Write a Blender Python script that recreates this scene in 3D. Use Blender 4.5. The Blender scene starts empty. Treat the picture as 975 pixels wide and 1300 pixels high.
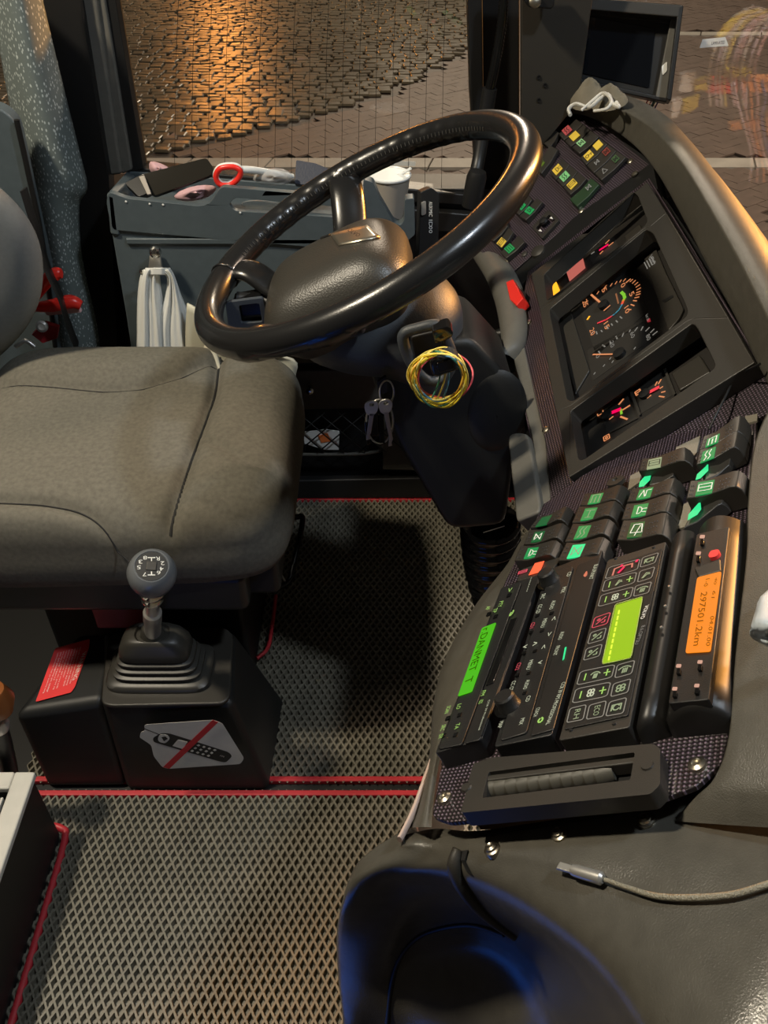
import bpy, bmesh, math, random
from mathutils import Vector, Matrix
random.seed(7)
S = bpy.context.scene
COL = S.collection
V = Vector
# ---------------------------------------------------------------- camera
F = 1100.0; PIT = math.radians(41); CAM = V((0, 0, 1.3))
cd = bpy.data.cameras.new('camera'); co = bpy.data.objects.new('camera', cd); COL.objects.link(co)
co.location = CAM; co.rotation_euler = (math.radians(90) - PIT, 0, 0)
cd.sensor_fit = 'VERTICAL'; cd.sensor_height = 24.0; cd.lens = F / 1300 * 24.0
cd.clip_start = 0.02; cd.clip_end = 200
S.camera = co
S.view_settings.view_transform = 'Standard'; S.view_settings.look = 'None'
S.view_settings.gamma = 1; S.view_settings.use_curve_mapping = False
S.view_settings.exposure = 0.0
# ---------------------------------------------------------------- world and lights
w = bpy.data.worlds.new('night'); S.world = w; w.use_nodes = True
w.node_tree.nodes['Background'].inputs[0].default_value = (0.42, 0.36, 0.30, 1)
w.node_tree.nodes['Background'].inputs[1].default_value = 0.09
def area(name, loc, target, size, power, color, sy=None):
    l = bpy.data.lights.new(name, 'AREA'); l.size = size; l.energy = power; l.color = color
    if sy: l.shape = 'RECTANGLE'; l.size_y = sy
    o = bpy.data.objects.new(name, l); COL.objects.link(o); o.location = loc
    o.rotation_euler = (V(target) - V(loc)).to_track_quat('-Z', 'Y').to_euler(); return o
def spot(name, loc, target, power, color, ang=40, rad=.1, blend=.4):
    l = bpy.data.lights.new(name, 'SPOT'); l.energy = power; l.color = color
    l.spot_size = math.radians(ang); l.spot_blend = blend; l.shadow_soft_size = rad
    o = bpy.data.objects.new(name, l); COL.objects.link(o); o.location = loc
    o.rotation_euler = (V(target) - V(loc)).to_track_quat('-Z', 'Y').to_euler(); return o
area('cab_ceiling_lamp', (-1.0, .74, 2.25), (0, .8, .2), .13, 36, (1.0, .88, .68))
area('front_ceiling_lamp', (.75, .35, 2.3), (-.3, 1.1, .5), .12, 15, (.80, .90, 1.0))
area('blue_step_strip', (-.36, .05, .12), (.10, .26, .78), .50, .32, (.02, .19, 1.0), .010)
area('street_lamp_orange', (-3.9, 23.5, 3.0), (-1.2, 7.5, -1.1), .6, 190, (1.0, .36, .07), 1.6)
area('street_lamp_white', (1.5, 19, 6.5), (0, 8, -1.1), 1.2, 720, (1.0, .82, .62))
area('street_lamp_near', (5.5, 4.5, 4.5), (1.5, 7, -1.1), .6, 380, (1.0, .78, .60))
spot('sodium_lamp_ahead', (3.3, 3.5, 2.1), (.38, 1.05, .9), 1200, (1.0, .42, .08), 34, .12)

spot('added_wiring_spot', (.85, 1.45, 1.25), (.80, 1.2, .72), 90, (1.0, .88, .78), 60, .03)  # added light on the out-of-frame wires, so their reflection shows in the glass
# ---------------------------------------------------------------- helpers
RT = V((1, 0, 0)); UPV = V((0, math.sin(PIT), math.cos(PIT))); FW = V((0, math.cos(PIT), -math.sin(PIT)))
def ray(u, v): return RT * ((u - 487.5) / F) + UPV * ((650 - v) / F) + FW
def PD(u, v, d): return CAM + ray(u, v) * d
class Pl:
    def __init__(s, O, a, l):
        s.O = V(O); s.a = V(a).normalized(); l = V(l); s.l = (l - s.a * l.dot(s.a)).normalized(); s.n = s.a.cross(s.l)
    def pt(s, u, v, h=0):
        r = ray(u, v); O = s.O + s.n * h
        return CAM + r * ((O - CAM).dot(s.n) / r.dot(s.n))
    def uv(s, p): d = p - s.O; return (d.dot(s.a), d.dot(s.l))
def atx(u, v, x): r = ray(u, v); return CAM + r * (x / r.x)
def aty(u, v, y): r = ray(u, v); return CAM + r * (y / r.y)
def atz(u, v, z): r = ray(u, v); return CAM + r * ((z - CAM.z) / r.z)
PZ = lambda z: Pl((0, 1, z), (1, 0, 0), (0, 1, 0))
PY = lambda y: Pl((0, y, .5), (1, 0, 0), (0, 0, 1))      # faces the camera side (-y)
P1 = Pl((.22, 1, .705), (math.cos(.733), 0, math.sin(.733)), (0, 1, 0))
PR = Pl(CAM + ray(745, 810) * .66, (.78758, -.23626, .56912), (.36316, .92411, -.11893))
PF = Pl(P1.pt(690, 309), (.7513, .2014, .6284), (-.2857, .9577, .0346))

def link(name, me, mat=None, parent=None, smooth=False, bevel=0, seg=2, ang=None):
    if mat is not None and not me.materials: me.materials.append(mat)
    o = bpy.data.objects.new(name, me); COL.objects.link(o)
    if parent is not None: o.parent = parent
    if smooth:
        for p in me.polygons: p.use_smooth = True
        if ang:
            me.set_sharp_from_angle(angle=math.radians(ang))
    if bevel:
        b = o.modifiers.new('b', 'BEVEL'); b.width = bevel; b.segments = seg; b.limit_method = 'ANGLE'; b.angle_limit = math.radians(35)
        if not smooth:
            for p in me.polygons: p.use_smooth = True
            b.harden_normals = True
    return o
def mesh(verts, faces, fix=True):
    me = bpy.data.meshes.new('m'); me.from_pydata([tuple(v) for v in verts], [], faces)
    if fix:
        bm = bmesh.new(); bm.from_mesh(me); bmesh.ops.recalc_face_normals(bm, faces=bm.faces); bm.to_mesh(me); bm.free()
    me.update(); return me
def mk(name, verts, faces, mat, parent=None, **k): return link(name, mesh(verts, faces), mat, parent, **k)
def thing(name, label, cat, loc=(0, 0, 0), group=None):
    o = bpy.data.objects.new(name, None); COL.objects.link(o); o.location = loc; o.empty_display_size = .02
    o['label'] = label; o['category'] = cat
    if group: o['group'] = group
    return o
def keep(o, root):   # geometry is written in world space: undo the root's offset
    return o
ROOTS = []
def T(name, label, cat, group=None):
    o = thing(name, label, cat, (0, 0, 0), group); ROOTS.append(o); return o
def tag(o, label, cat, group=None):
    o['label'] = label; o['category'] = cat
    if group: o['group'] = group
    return o
def struct(o): o['kind'] = 'structure'; return o
def lab(o, l): o['label'] = l; return o

def prism_me(top, bot):
    n = len(top); vs = list(top) + list(bot)
    fs = [tuple(range(n)), tuple(range(2 * n - 1, n - 1, -1))] + [(i, (i + 1) % n, n + (i + 1) % n, n + i) for i in range(n)]
    return mesh(vs, fs)
def adduv(me, pl):
    uvl = me.uv_layers.new(name='UVMap')
    for lp in me.loops:
        uvl.data[lp.index].uv = pl.uv(me.vertices[lp.vertex_index].co)
def prism(name, poly, pl, h0, h1, mat, parent=None, bevel=.001, **k):
    top = [pl.pt(u, v, h1) for u, v in poly]; bot = [p - pl.n * (h1 - h0) for p in top]
    me = prism_me(top, bot); adduv(me, pl)
    return link(name, me, mat, parent, bevel=bevel, **k)
def rnd(poly, r=6, n=3):
    """round the corners of a pixel polygon"""
    out = []; N = len(poly)
    for i in range(N):
        p = V(poly[i]).to_2d(); a = V(poly[i - 1]).to_2d(); b = V(poly[(i + 1) % N]).to_2d()
        da = (a - p); db = (b - p); ra = min(r, da.length * .45); rb = min(r, db.length * .45)
        s = p + da.normalized() * ra; e = p + db.normalized() * rb
        for k in range(n + 1):
            t = k / n; q = s * (1 - t) ** 2 + p * 2 * t * (1 - t) + e * t * t; out.append((q.x, q.y))
    return out
def frame(name, outer, holes, pl, h0, h1, mat, parent=None, bev=.0012):
    """flat board with openings"""
    from mathutils.geometry import tessellate_polygon
    loops = [[pl.pt(u, v, h1) for u, v in poly] for poly in [outer] + holes]
    flat = [[V((*pl.uv(p), 0)) for p in lp] for lp in loops]; tris = tessellate_polygon(flat)
    top = [p for lp in loops for p in lp]; n = len(top); vs = top + [p - pl.n * (h1 - h0) for p in top]
    fs = [tuple(t) for t in tris] + [tuple(n + k for k in t[::-1]) for t in tris]; b0 = 0
    for lp in loops:
        m = len(lp); fs += [(b0 + i, b0 + (i + 1) % m, n + b0 + (i + 1) % m, n + b0 + i) for i in range(m)]; b0 += m
    me = mesh(vs, fs); adduv(me, pl)
    return link(name, me, mat, parent, bevel=bev)
def cr(pts, n=6, cyc=False):
    P = [V(p) for p in pts]; N = len(P); out = []
    rng = range(N if cyc else N - 1)
    for i in rng:
        p1, p2 = P[i], P[(i + 1) % N]
        p0 = P[i - 1] if (i > 0 or cyc) else p1 * 2 - p2
        p3 = P[(i + 2) % N] if (i + 2 < N or cyc) else p2 * 2 - p1
        for k in range(n):
            t = k / n
            out.append(.5 * ((2 * p1) + (p2 - p0) * t + (2 * p0 - 5 * p1 + 4 * p2 - p3) * t * t + (3 * p1 - p0 - 3 * p2 + p3) * t ** 3))
    if not cyc: out.append(P[-1])
    return out
def tube_me(pts, r, seg=8, cyc=False, flat=None):
    """sweep; r number or list; flat=(w,h) for straps"""
    P = [V(p) for p in pts]; N = len(P); vs = []; fs = []
    t0 = (P[1] - P[0]).normalized(); up = V((0, 0, 1)) if abs(t0.z) < .9 else V((1, 0, 0))
    nrm = (up - t0 * up.dot(t0)).normalized()
    for i in range(N):
        a = P[i - 1] if (i or cyc) else P[i]; b = P[(i + 1) % N] if (i < N - 1 or cyc) else P[i]
        t = (b - a).normalized(); nrm = (nrm - t * nrm.dot(t)).normalized(); bn = t.cross(nrm)
        rr = r[i] if isinstance(r, (list, tuple)) else r
        for k in range(seg):
            an = 2 * math.pi * k / seg
            if flat: q = nrm * (math.cos(an) * flat[1]) + bn * (math.sin(an) * flat[0])
            else: q = (nrm * math.cos(an) + bn * math.sin(an)) * rr
            vs.append(P[i] + q)
    M = N if cyc else N - 1
    for i in range(M):
        for k in range(seg):
            a = i * seg + k; b = i * seg + (k + 1) % seg; j = ((i + 1) % N) * seg
            fs.append((a, b, j + (k + 1) % seg, j + k))
    if not cyc: fs += [tuple(range(seg))[::-1], tuple(range((N - 1) * seg, N * seg))]
    return mesh(vs, fs)
def tube(name, pts, r, mat, parent=None, seg=8, cyc=False, flat=None, sm=6):
    if sm: 
        M = len(pts); pts = cr(pts, sm, cyc)
        if isinstance(r, (list, tuple)):
            rr = []
            for i in range(len(pts)):
                t = i / sm; a = int(t) % M; b = min(a + 1, M - 1); rr.append(r[a] + (r[b] - r[a]) * (t - int(t)))
            r = rr
    return link(name, tube_me(pts, r, seg, cyc, flat), mat, parent, smooth=True, ang=60)
def lathe_me(prof, c, ax, seg=24, sx=1, sy=1, e1=None):
    ax = V(ax).normalized(); e1 = V(e1) if e1 else (V((1, 0, 0)) if abs(ax.x) < .9 else V((0, 1, 0)))
    e1 = (e1 - ax * e1.dot(ax)).normalized(); e2 = ax.cross(e1); c = V(c); vs = []; fs = []; n = len(prof)
    for r, h in prof:
        for k in range(seg):
            a = 2 * math.pi * k / seg; vs.append(c + ax * h + e1 * (math.cos(a) * r * sx) + e2 * (math.sin(a) * r * sy))
    for i in range(n - 1):
        for k in range(seg): fs.append((i * seg + k, i * seg + (k + 1) % seg, (i + 1) * seg + (k + 1) % seg, (i + 1) * seg + k))
    fs += [tuple(range(seg))[::-1], tuple(range((n - 1) * seg, n * seg))]
    return mesh(vs, fs)
def lathe(name, prof, c, ax, mat, parent=None, seg=24, ang=40, **k): return link(name, lathe_me(prof, c, ax, seg, **k), mat, parent, smooth=True, ang=ang)
def box(name, lo, hi, mat, parent=None, bevel=.002, **k):
    x0, y0, z0 = lo; x1, y1, z1 = hi
    top = [(x0, y0, z1), (x1, y0, z1), (x1, y1, z1), (x0, y1, z1)]; bot = [(x, y, z0) for x, y, _ in top]
    return link(name, prism_me(top, bot), mat, parent, bevel=bevel, **k)
def obox(name, c, ax, size, mat, parent=None, bevel=.002, **k):
    """box centred at c with axes ax (3 vectors) and full sizes"""
    c = V(c); a, b, d = [V(x).normalized() * s / 2 for x, s in zip(ax, size)]
    top = [c + d - a - b, c + d + a - b, c + d + a + b, c + d - a + b]; bot = [p - d * 2 for p in top]
    return link(name, prism_me(top, bot), mat, parent, bevel=bevel, **k)
def grid(name, rows, mat, parent=None, cyc=False, sub=0, thick=0, smooth=True, uvpl=None):
    n = len(rows[0]); vs = [p for r in rows for p in r]; fs = []
    for j in range(len(rows) - 1):
        for i in range(n if cyc else n - 1):
            fs.append((j * n + i, j * n + (i + 1) % n, (j + 1) * n + (i + 1) % n, (j + 1) * n + i))
    me = mesh(vs, fs)
    if uvpl: adduv(me, uvpl)
    o = link(name, me, mat, parent, smooth=smooth)
    if thick: s = o.modifiers.new('s', 'SOLIDIFY'); s.thickness = thick; s.offset = 0
    if sub: s = o.modifiers.new('u', 'SUBSURF'); s.levels = sub; s.render_levels = sub
    return o
def fine(rows, n=5, m=5):
    R = [cr(r, n) for r in rows]; C_ = [cr([R[j][i] for j in range(len(R))], m) for i in range(len(R[0]))]
    return [[C_[i][j] for i in range(len(C_))] for j in range(len(C_[0]))]
# text: bake the glyphs onto a parallelogram given by three pixels (baseline start, baseline end, top of start)
TC = {}
def glyph(s):
    if s not in TC:
        cu = bpy.data.curves.new('f', 'FONT'); cu.body = s; cu.resolution_u = 2; cu.space_line = .9
        ob = bpy.data.objects.new('t', cu); COL.objects.link(ob)
        me = bpy.data.meshes.new_from_object(ob.evaluated_get(bpy.context.evaluated_depsgraph_get())); bpy.data.objects.remove(ob)
        co_ = [v.co.copy() for v in me.vertices]; fa = [tuple(p.vertices) for p in me.polygons]
        x0 = min(c.x for c in co_); x1 = max(c.x for c in co_); y0 = min(c.y for c in co_); y1 = max(c.y for c in co_)
        TC[s] = ([((c.x - x0) / (x1 - x0), (c.y - y0) / (y1 - y0 + 1e-9)) for c in co_], fa)
    return TC[s]
def text(s, pl, p0, p1, p2, mat, parent, h=0, name='lettering'):
    a = pl.pt(*p0, h); b = pl.pt(*p1, h) - a; c = pl.pt(*p2, h) - a; co_, fa = glyph(s)
    me = mesh([a + b * x + c * y for x, y in co_], fa, fix=False)
    return link(name, me, mat, parent)
def quadmap(pl, q, h):
    """q = 4 pixels: (0,0),(1,0),(1,1),(0,1)"""
    A, B, C_, D = [pl.pt(*p, h) for p in q]
    return lambda x, y: (A * (1 - x) + B * x) * (1 - y) + (D * (1 - x) + C_ * x) * y
def strokes(name, pl, q, h, lines, w, mat, parent):
    """thin ribbons in the unit square of q"""
    f = quadmap(pl, q, h); vs = []; fs = []
    for ln in lines:
        P = [f(x, y) for x, y in ln]
        for a, b in zip(P, P[1:]):
            t = (b - a); 
            if t.length < 1e-7: continue
            t = t.normalized(); s = pl.n.cross(t).normalized() * w / 2; a = a - t * w * .4; b = b + t * w * .4; n = len(vs)
            vs += [a - s, b - s, b + s, a + s]; fs.append((n, n + 1, n + 2, n + 3))
    return link(name, mesh(vs, fs, fix=False), mat, parent)
def arc(cx, cy, r, a0, a1, n=10, ry=None):
    ry = ry or r
    return [(cx + r * math.cos(math.radians(a0 + (a1 - a0) * i / n)), cy + ry * math.sin(math.radians(a0 + (a1 - a0) * i / n))) for i in range(n + 1)]
def patch(name, poly, pl, h, mat, parent, t=.0004):
    return prism(name, poly, pl, h - t, h, mat, parent, bevel=0)
def rrect(q, r=.12, n=3):
    """rounded quad outline in unit coords"""
    out = []
    for cx, cy, a in ((1 - r, 1 - r, 0), (r, 1 - r, 90), (r, r, 180), (1 - r, r, 270)):
        for k in range(n + 1):
            t = math.radians(a + 90 * k / n); out.append((cx + r * math.cos(t), cy + r * math.sin(t)))
    return out + [out[0]]

# ---------------------------------------------------------------- materials
def M(name, col, rough=.5, metal=0, emit=None, es=0, bump=0, scale=200, noise=0, spec=.5, trans=0, coat=0, alpha=1, kind='noise'):
    m = bpy.data.materials.new(name); m.use_nodes = True; nt = m.node_tree; b = nt.nodes['Principled BSDF']
    b.inputs['Base Color'].default_value = (*col, 1); b.inputs['Roughness'].default_value = rough
    b.inputs['Metallic'].default_value = metal; b.inputs['Specular IOR Level'].default_value = spec
    b.inputs['Transmission Weight'].default_value = trans; b.inputs['Coat Weight'].default_value = coat; b.inputs['Alpha'].default_value = alpha
    if emit: b.inputs['Emission Color'].default_value = (*emit, 1); b.inputs['Emission Strength'].default_value = es
    if bump or noise:
        tc = nt.nodes.new('ShaderNodeTexCoord'); tx = nt.nodes.new('ShaderNodeTexNoise' if kind == 'noise' else 'ShaderNodeTexVoronoi')
        tx.inputs['Scale'].default_value = scale; nt.links.new(tc.outputs['Object'], tx.inputs['Vector'])
        if kind == 'noise': tx.inputs['Detail'].default_value = 4
        if bump:
            bp = nt.nodes.new('ShaderNodeBump'); bp.inputs['Strength'].default_value = bump; bp.inputs['Distance'].default_value = .001
            nt.links.new(tx.outputs[0], bp.inputs['Height']); nt.links.new(bp.outputs[0], b.inputs['Normal'])
        if noise:
            t2 = nt.nodes.new('ShaderNodeTexNoise'); t2.inputs['Scale'].default_value = scale / 12; t2.inputs['Detail'].default_value = 6
            nt.links.new(tc.outputs['Object'], t2.inputs['Vector'])
            r = nt.nodes.new('ShaderNodeMapRange'); r.inputs[1].default_value = .3; r.inputs[2].default_value = .7
            r.inputs[3].default_value = 1 - noise; r.inputs[4].default_value = 1 + noise; nt.links.new(t2.outputs[0], r.inputs[0])
            mx = nt.nodes.new('ShaderNodeVectorMath'); mx.operation = 'SCALE'; mx.inputs[0].default_value = col
            nt.links.new(r.outputs[0], mx.inputs[3]); nt.links.new(mx.outputs[0], b.inputs['Base Color'])
    return m
def math_nodes(nt): 
    def N(op, a, b=None):
        n = nt.nodes.new('ShaderNodeMath'); n.operation = op
        for i, x in enumerate((a, b)):
            if x is None: continue
            if isinstance(x, (int, float)): n.inputs[i].default_value = x
            else: nt.links.new(x, n.inputs[i])
        return n.outputs[0]
    return N
m_grey = M('grey_soft_plastic', (.115, .11, .095), .5, bump=.25, scale=900, noise=.06)
m_dash = M('dash_plastic', (.082, .076, .062), .38, bump=.35, scale=1100, noise=.1)
m_bezel = M('bezel_plastic', (.032, .029, .024), .42, bump=.2, scale=1100)
m_rock = M('rocker_plastic', (.026, .023, .019), .45, bump=.15, scale=1500)
m_dark = M('dark_plastic', (.012, .012, .012), .4, bump=.15, scale=900)
m_black = M('black_plastic', (.006, .006, .006), .5)
m_gloss = M('gloss_black', (.006, .006, .006), .12)
m_leather = M('black_leather', (.012, .012, .012), .26, bump=.12, scale=700, coat=.3)
m_hub = M('hub_leatherette', (.035, .032, .026), .40, bump=.22, scale=500, kind='v')
m_bin = M('blue_grey_plastic', (.075, .095, .105), .42, bump=.2, scale=900, noise=.06)
m_col = M('column_plastic', (.05, .058, .068), .45, bump=.4, scale=700)
m_shr = M('column_shroud', (.010, .0105, .0105), .5, bump=.2, scale=900)
m_fab = M('seat_fabric', (.15, .14, .115), .95, bump=.6, scale=1800, noise=.14, spec=.1)
m_fab2 = M('backrest_fabric', (.17, .18, .18), .95, bump=.6, scale=1800, noise=.05, spec=.1)
m_seam = M('seam_thread', (.01, .01, .01), .8)
m_chrome = M('chrome', (.75, .74, .7), .16, 1)
m_steel = M('steel', (.6, .58, .54), .32, .75)
m_zinc = M('zinc_screw', (.55, .5, .4), .3, 1)
m_mat = M('rubber_mat', (.15, .138, .105), .45, bump=.3, scale=300, noise=.15)
m_red = M('red_trim', (.5, .03, .04), .45)
m_redp = M('red_plastic', (.8, .03, .02), .3)
m_lblred = M('red_sticker', (.75, .05, .05), .4)
m_white = M('white_print', (.8, .8, .76), .5)
m_stick = M('white_sticker', (.62, .6, .54), .45, noise=.08, scale=300)
m_ink = M('black_ink', (.01, .01, .01), .5)
m_redink = M('red_ink', (.55, .02, .03), .5)
m_bag = M('white_bag_plastic', (.78, .79, .76), .35)
m_paper = M('paper_cup', (.36, .32, .27), .7)
m_coffee = M('coffee', (.25, .13, .05), .2)
m_pink = M('pink_cloth', (.62, .38, .40), .8)
m_cloth = M('grubby_cloth', (.17, .15, .11), .9, noise=.25, scale=300)
m_film = M('clear_film', (.8, .8, .8), .25, alpha=.35)
m_navy = M('navy_wallet', (.02, .025, .045), .5, bump=.4, scale=300)
m_wood = M('brown_knob', (.25, .08, .02), .35)
m_road = M('asphalt', (.10, .08, .068), .55, bump=.5, scale=60, noise=.2)
m_brick = M('paver', (.17, .13, .11), .6, bump=.3, scale=80, noise=.15)
m_cob = M('cobble_stone', (.16, .14, .10), .34, bump=.8, scale=25, noise=.3)
m_line = M('road_paint', (.5, .49, .45), .6, noise=.15, scale=60)
def E(name, col, s, base=(.01, .01, .01)): return M(name, base, .4, emit=col, es=s)
e_green = E('green_backlight', (.03, .75, .18), .38); e_greenb = E('green_lens_lit', (.03, 1, .35), .85)
e_green2 = E('green_backlight_dim', (.03, .5, .12), .22)
e_cream = E('cream_backlight', (.75, .9, .5), .4)
e_yel = E('yellow_icon_plate', (.75, .5, .04), .35, (.5, .35, .05)); e_redd = E('red_icon_plate', (.6, .1, .1), .28, (.3, .05, .05))
e_pink = E('pink_telltale', (.9, .22, .17), .55); e_amb = E('amber_telltale', (1, .42, .02), 1.5)
e_red = E('red_telltale', (1, .0, .10), 1.0); e_org = E('orange_dial_print', (1, .36, .14), .75); e_orgd = E('dim_dial_print', (.8, .75, .65), .28)
e_lime = E('lime_zone', (.35, .9, .05), .6); e_lcdg = E('green_display', (.07, .55, .0), .85); e_lcdy = E('yellow_green_display', (.36, .62, .0), .9)
e_lcdo = E('orange_display', (.95, .25, .005), 1.0); e_txtg = E('green_key_print', (.55, .95, .2), .65); e_txtr = E('red_key_print', (1, .1, .15), .7)
e_wht = E('key_print', (.7, .72, .5), .8); e_redo = E('red_orange_lamp', (1, .12, .04), 1.3)
e_blue = M('blue_zone', (.05, .25, .4), .5); e_rz = M('red_zone', (.6, .03, .05), .5, emit=(.8, .05, .07), es=.35)
m_lcdk = M('display_segments', (.02, .06, .0), .6, spec=.1); m_lcdo = M('display_segments_orange', (.10, .03, .0), .6, emit=(.4, .12, .0), es=.25, spec=.1)
# carbon-look trim: rows of small raised purple-grey dots
def mk_carbon():
    m = M('dotted_trim', (.02, .012, .022), .35); nt = m.node_tree; b = nt.nodes['Principled BSDF']; N = math_nodes(nt)
    uv = nt.nodes.new('ShaderNodeUVMap'); sp = nt.nodes.new('ShaderNodeSeparateXYZ'); nt.links.new(uv.outputs[0], sp.inputs[0])
    k = 2 * math.pi / .0064
    a = N('SINE', N('MULTIPLY', N('ADD', sp.outputs[0], sp.outputs[1]), k)); c = N('SINE', N('MULTIPLY', N('SUBTRACT', sp.outputs[0], sp.outputs[1]), k))
    d = N('MULTIPLY', a, c); e = N('GREATER_THAN', d, .5)
    rp = nt.nodes.new('ShaderNodeMix'); rp.data_type = 'RGBA'; nt.links.new(e, rp.inputs[0])
    rp.inputs[6].default_value = (.014, .010, .012, 1); rp.inputs[7].default_value = (.15, .11, .145, 1)
    nt.links.new(rp.outputs[2], b.inputs['Base Color'])
    bp = nt.nodes.new('ShaderNodeBump'); bp.inputs['Strength'].default_value = .5; bp.inputs['Distance'].default_value = .0006
    nt.links.new(d, bp.inputs['Height']); nt.links.new(bp.outputs[0], b.inputs['Normal']); return m
m_carb = mk_carbon()
# speckled pillar fabric
def mk_speck():
    m = M('speckled_fabric', (.1, .12, .12), .9); nt = m.node_tree; b = nt.nodes['Principled BSDF']
    tc = nt.nodes.new('ShaderNodeTexCoord'); mp = nt.nodes.new('ShaderNodeMapping'); mp.inputs['Scale'].default_value = (1, 1, .55); mp.inputs['Rotation'].default_value = (0, .5, 0)
    vo = nt.nodes.new('ShaderNodeTexVoronoi'); vo.inputs['Scale'].default_value = 230
    nt.links.new(tc.outputs['Object'], mp.inputs[0]); nt.links.new(mp.outputs[0], vo.inputs['Vector'])
    r = nt.nodes.new('ShaderNodeValToRGB'); r.color_ramp.elements[0].position = .20; r.color_ramp.elements[0].color = (.42, .47, .46, 1)
    r.color_ramp.elements[1].position = .36; r.color_ramp.elements[1].color = (.12, .145, .14, 1)
    nt.links.new(vo.outputs['Distance'], r.inputs[0]); nt.links.new(r.outputs[0], b.inputs['Base Color']); return m
m_speck = mk_speck()
def mk_glass():
    m = bpy.data.materials.new('window_glass'); m.use_nodes = True; nt = m.node_tree; b = nt.nodes['Principled BSDF']
    out = nt.nodes['Material Output']; g = nt.nodes.new('ShaderNodeBsdfGlossy'); g.inputs['Roughness'].default_value = .02
    t = nt.nodes.new('ShaderNodeBsdfTransparent'); t.inputs[0].default_value = (.9, .9, .88, 1)
    fr = nt.nodes.new('ShaderNodeFresnel'); fr.inputs[0].default_value = 1.45
    mx = nt.nodes.new('ShaderNodeMixShader'); nt.links.new(fr.outputs[0], mx.inputs[0]); nt.links.new(t.outputs[0], mx.inputs[1]); nt.links.new(g.outputs[0], mx.inputs[2])
    nt.nodes.remove(b); nt.links.new(mx.outputs[0], out.inputs[0]); return m
m_glass = mk_glass()
# ================================================================ STREET OUTSIDE
GZ = -1.15
def proj(P):
    d = V(P) - CAM; z = d.dot(FW); return (487.5 + F * d.dot(RT) / z, 650 - F * d.dot(UPV) / z)
gr = mk('ground', [(-25, 3, GZ - .02), (25, 3, GZ - .02), (25, 45, GZ - .02), (-25, 45, GZ - .02)], [(0, 1, 2, 3)], m_road); struct(gr)
BP = [atz(u, v, GZ) for u, v in ((60, 205), (180, 200), (400, 147), (495, 118), (593, 64), (620, 45))]
def yb(x):
    if x < BP[0].x: return BP[0].y
    for a, b in zip(BP, BP[1:]):
        if a.x <= x <= b.x: return a.y + (b.y - a.y) * (x - a.x) / (b.x - a.x)
    return 99
def inview(P):
    u, v = proj(P); return (140 < u < 615 and -8 < v < 262) or (640 < u < 985 and -8 < v < 330)
def stone_geo(L, W, H, seed, jit, ins=.86, tl=.03):
    r = random.Random(seed); q = [(-1, -1), (1, -1), (1, 1), (-1, 1)]; vs = []
    o = [(x * (1 + r.uniform(-jit, jit)), y * (1 + r.uniform(-jit, jit))) for x, y in q]
    tx, ty = r.uniform(-tl, tl), r.uniform(-tl, tl)
    for s, z in ((1, 0), (.98, .7), (ins, .96)):
        for x, y in o: vs.append(V((x * s * L / 2, y * s * W / 2, H * z + (x * tx + y * ty) * W * .5 * (z > 0))))
    vs.append(V((0, 0, H)))
    fs = []
    for k in (0, 4):
        for i in range(4): fs.append((k + i, k + (i + 1) % 4, k + 4 + (i + 1) % 4, k + 4 + i))
    for i in range(4): fs.append((8 + i, 8 + (i + 1) % 4, 12))
    return vs, fs
def pave(name, spots, L, W, H, mat, jit, lbl, ins=.86, tl=.03):
    var = [stone_geo(L, W, H, k, jit, ins, tl) for k in range(10)]; ms = []
    for vs, fs in var: me = mesh(vs, fs); me.materials.append(mat); ms.append(me)
    vis = [s for s in spots if inview((s[0], s[1], GZ))]
    vis.sort(key=lambda s: s[0] ** 2 + s[1] ** 2); near = vis[:300]; nid = set(id(s) for s in near)
    for i, s in enumerate(near):
        o = bpy.data.objects.new(name, ms[i % 10]); COL.objects.link(o); o.parent = gr
        o.location = (s[0], s[1], GZ - .012 + s[3]); o.rotation_euler = (0, 0, s[2])
    V_, F_ = [], []
    for i, s in enumerate(spots):
        if id(s) in nid or not (-7 < s[0] < 9): continue
        vs, fs = var[i % 10]; n = len(V_); c, si = math.cos(s[2]), math.sin(s[2])
        V_ += [(s[0] + v.x * c - v.y * si, s[1] + v.x * si + v.y * c, GZ - .012 + v.z + s[3]) for v in vs]; F_ += [tuple(n + k for k in f) for f in fs]
    me = mesh(V_, F_, fix=False); o = link(name + '_field', me, mat, gr); o['kind'] = 'stuff'
rr = random.Random(3); spots = []
y = 6.7; j = 0
while y < 15.2:
    x = -6.2 + (j % 2) * .07
    while x < 2.8:
        L = .128
        yy = y + .10 * math.sin(x * 1.3)
        if yy > yb(x) + .05: spots.append((x + rr.uniform(-.014, .014), yy + rr.uniform(-.01, .01), rr.uniform(-.16, .16), rr.uniform(-.006, .006)))
        x += L + rr.uniform(-.01, .02)
    y += .096; j += 1
pave('cobblestone', spots, .126, .092, .022, m_cob, .12, '', .84, .045)
spots = []
ca, sa = math.cos(.62), math.sin(.62)
for i in range(-90, 90):
    for k in range(-120, 120):
        a = i * .222 + (k % 2) * .111; b = k * .112
        x = 2 + a * ca - b * sa; yy = 8 + a * sa + b * ca
        if 4.4 < yy < 13.8 and -4 < x < 7.5 and yy < yb(x) - .12 and (inview((x, yy, GZ)) ) and not (6.95 < yy < 7.22) and not (x > 2.6 and 11.3 < yy < 11.55):
            spots.append((x, yy, .62 + rr.uniform(-.02, .02), rr.uniform(-.002, .002)))
pave('paving_brick', spots, .2205, .1115, .014, m_brick, .01, '', .985, .004)
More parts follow.
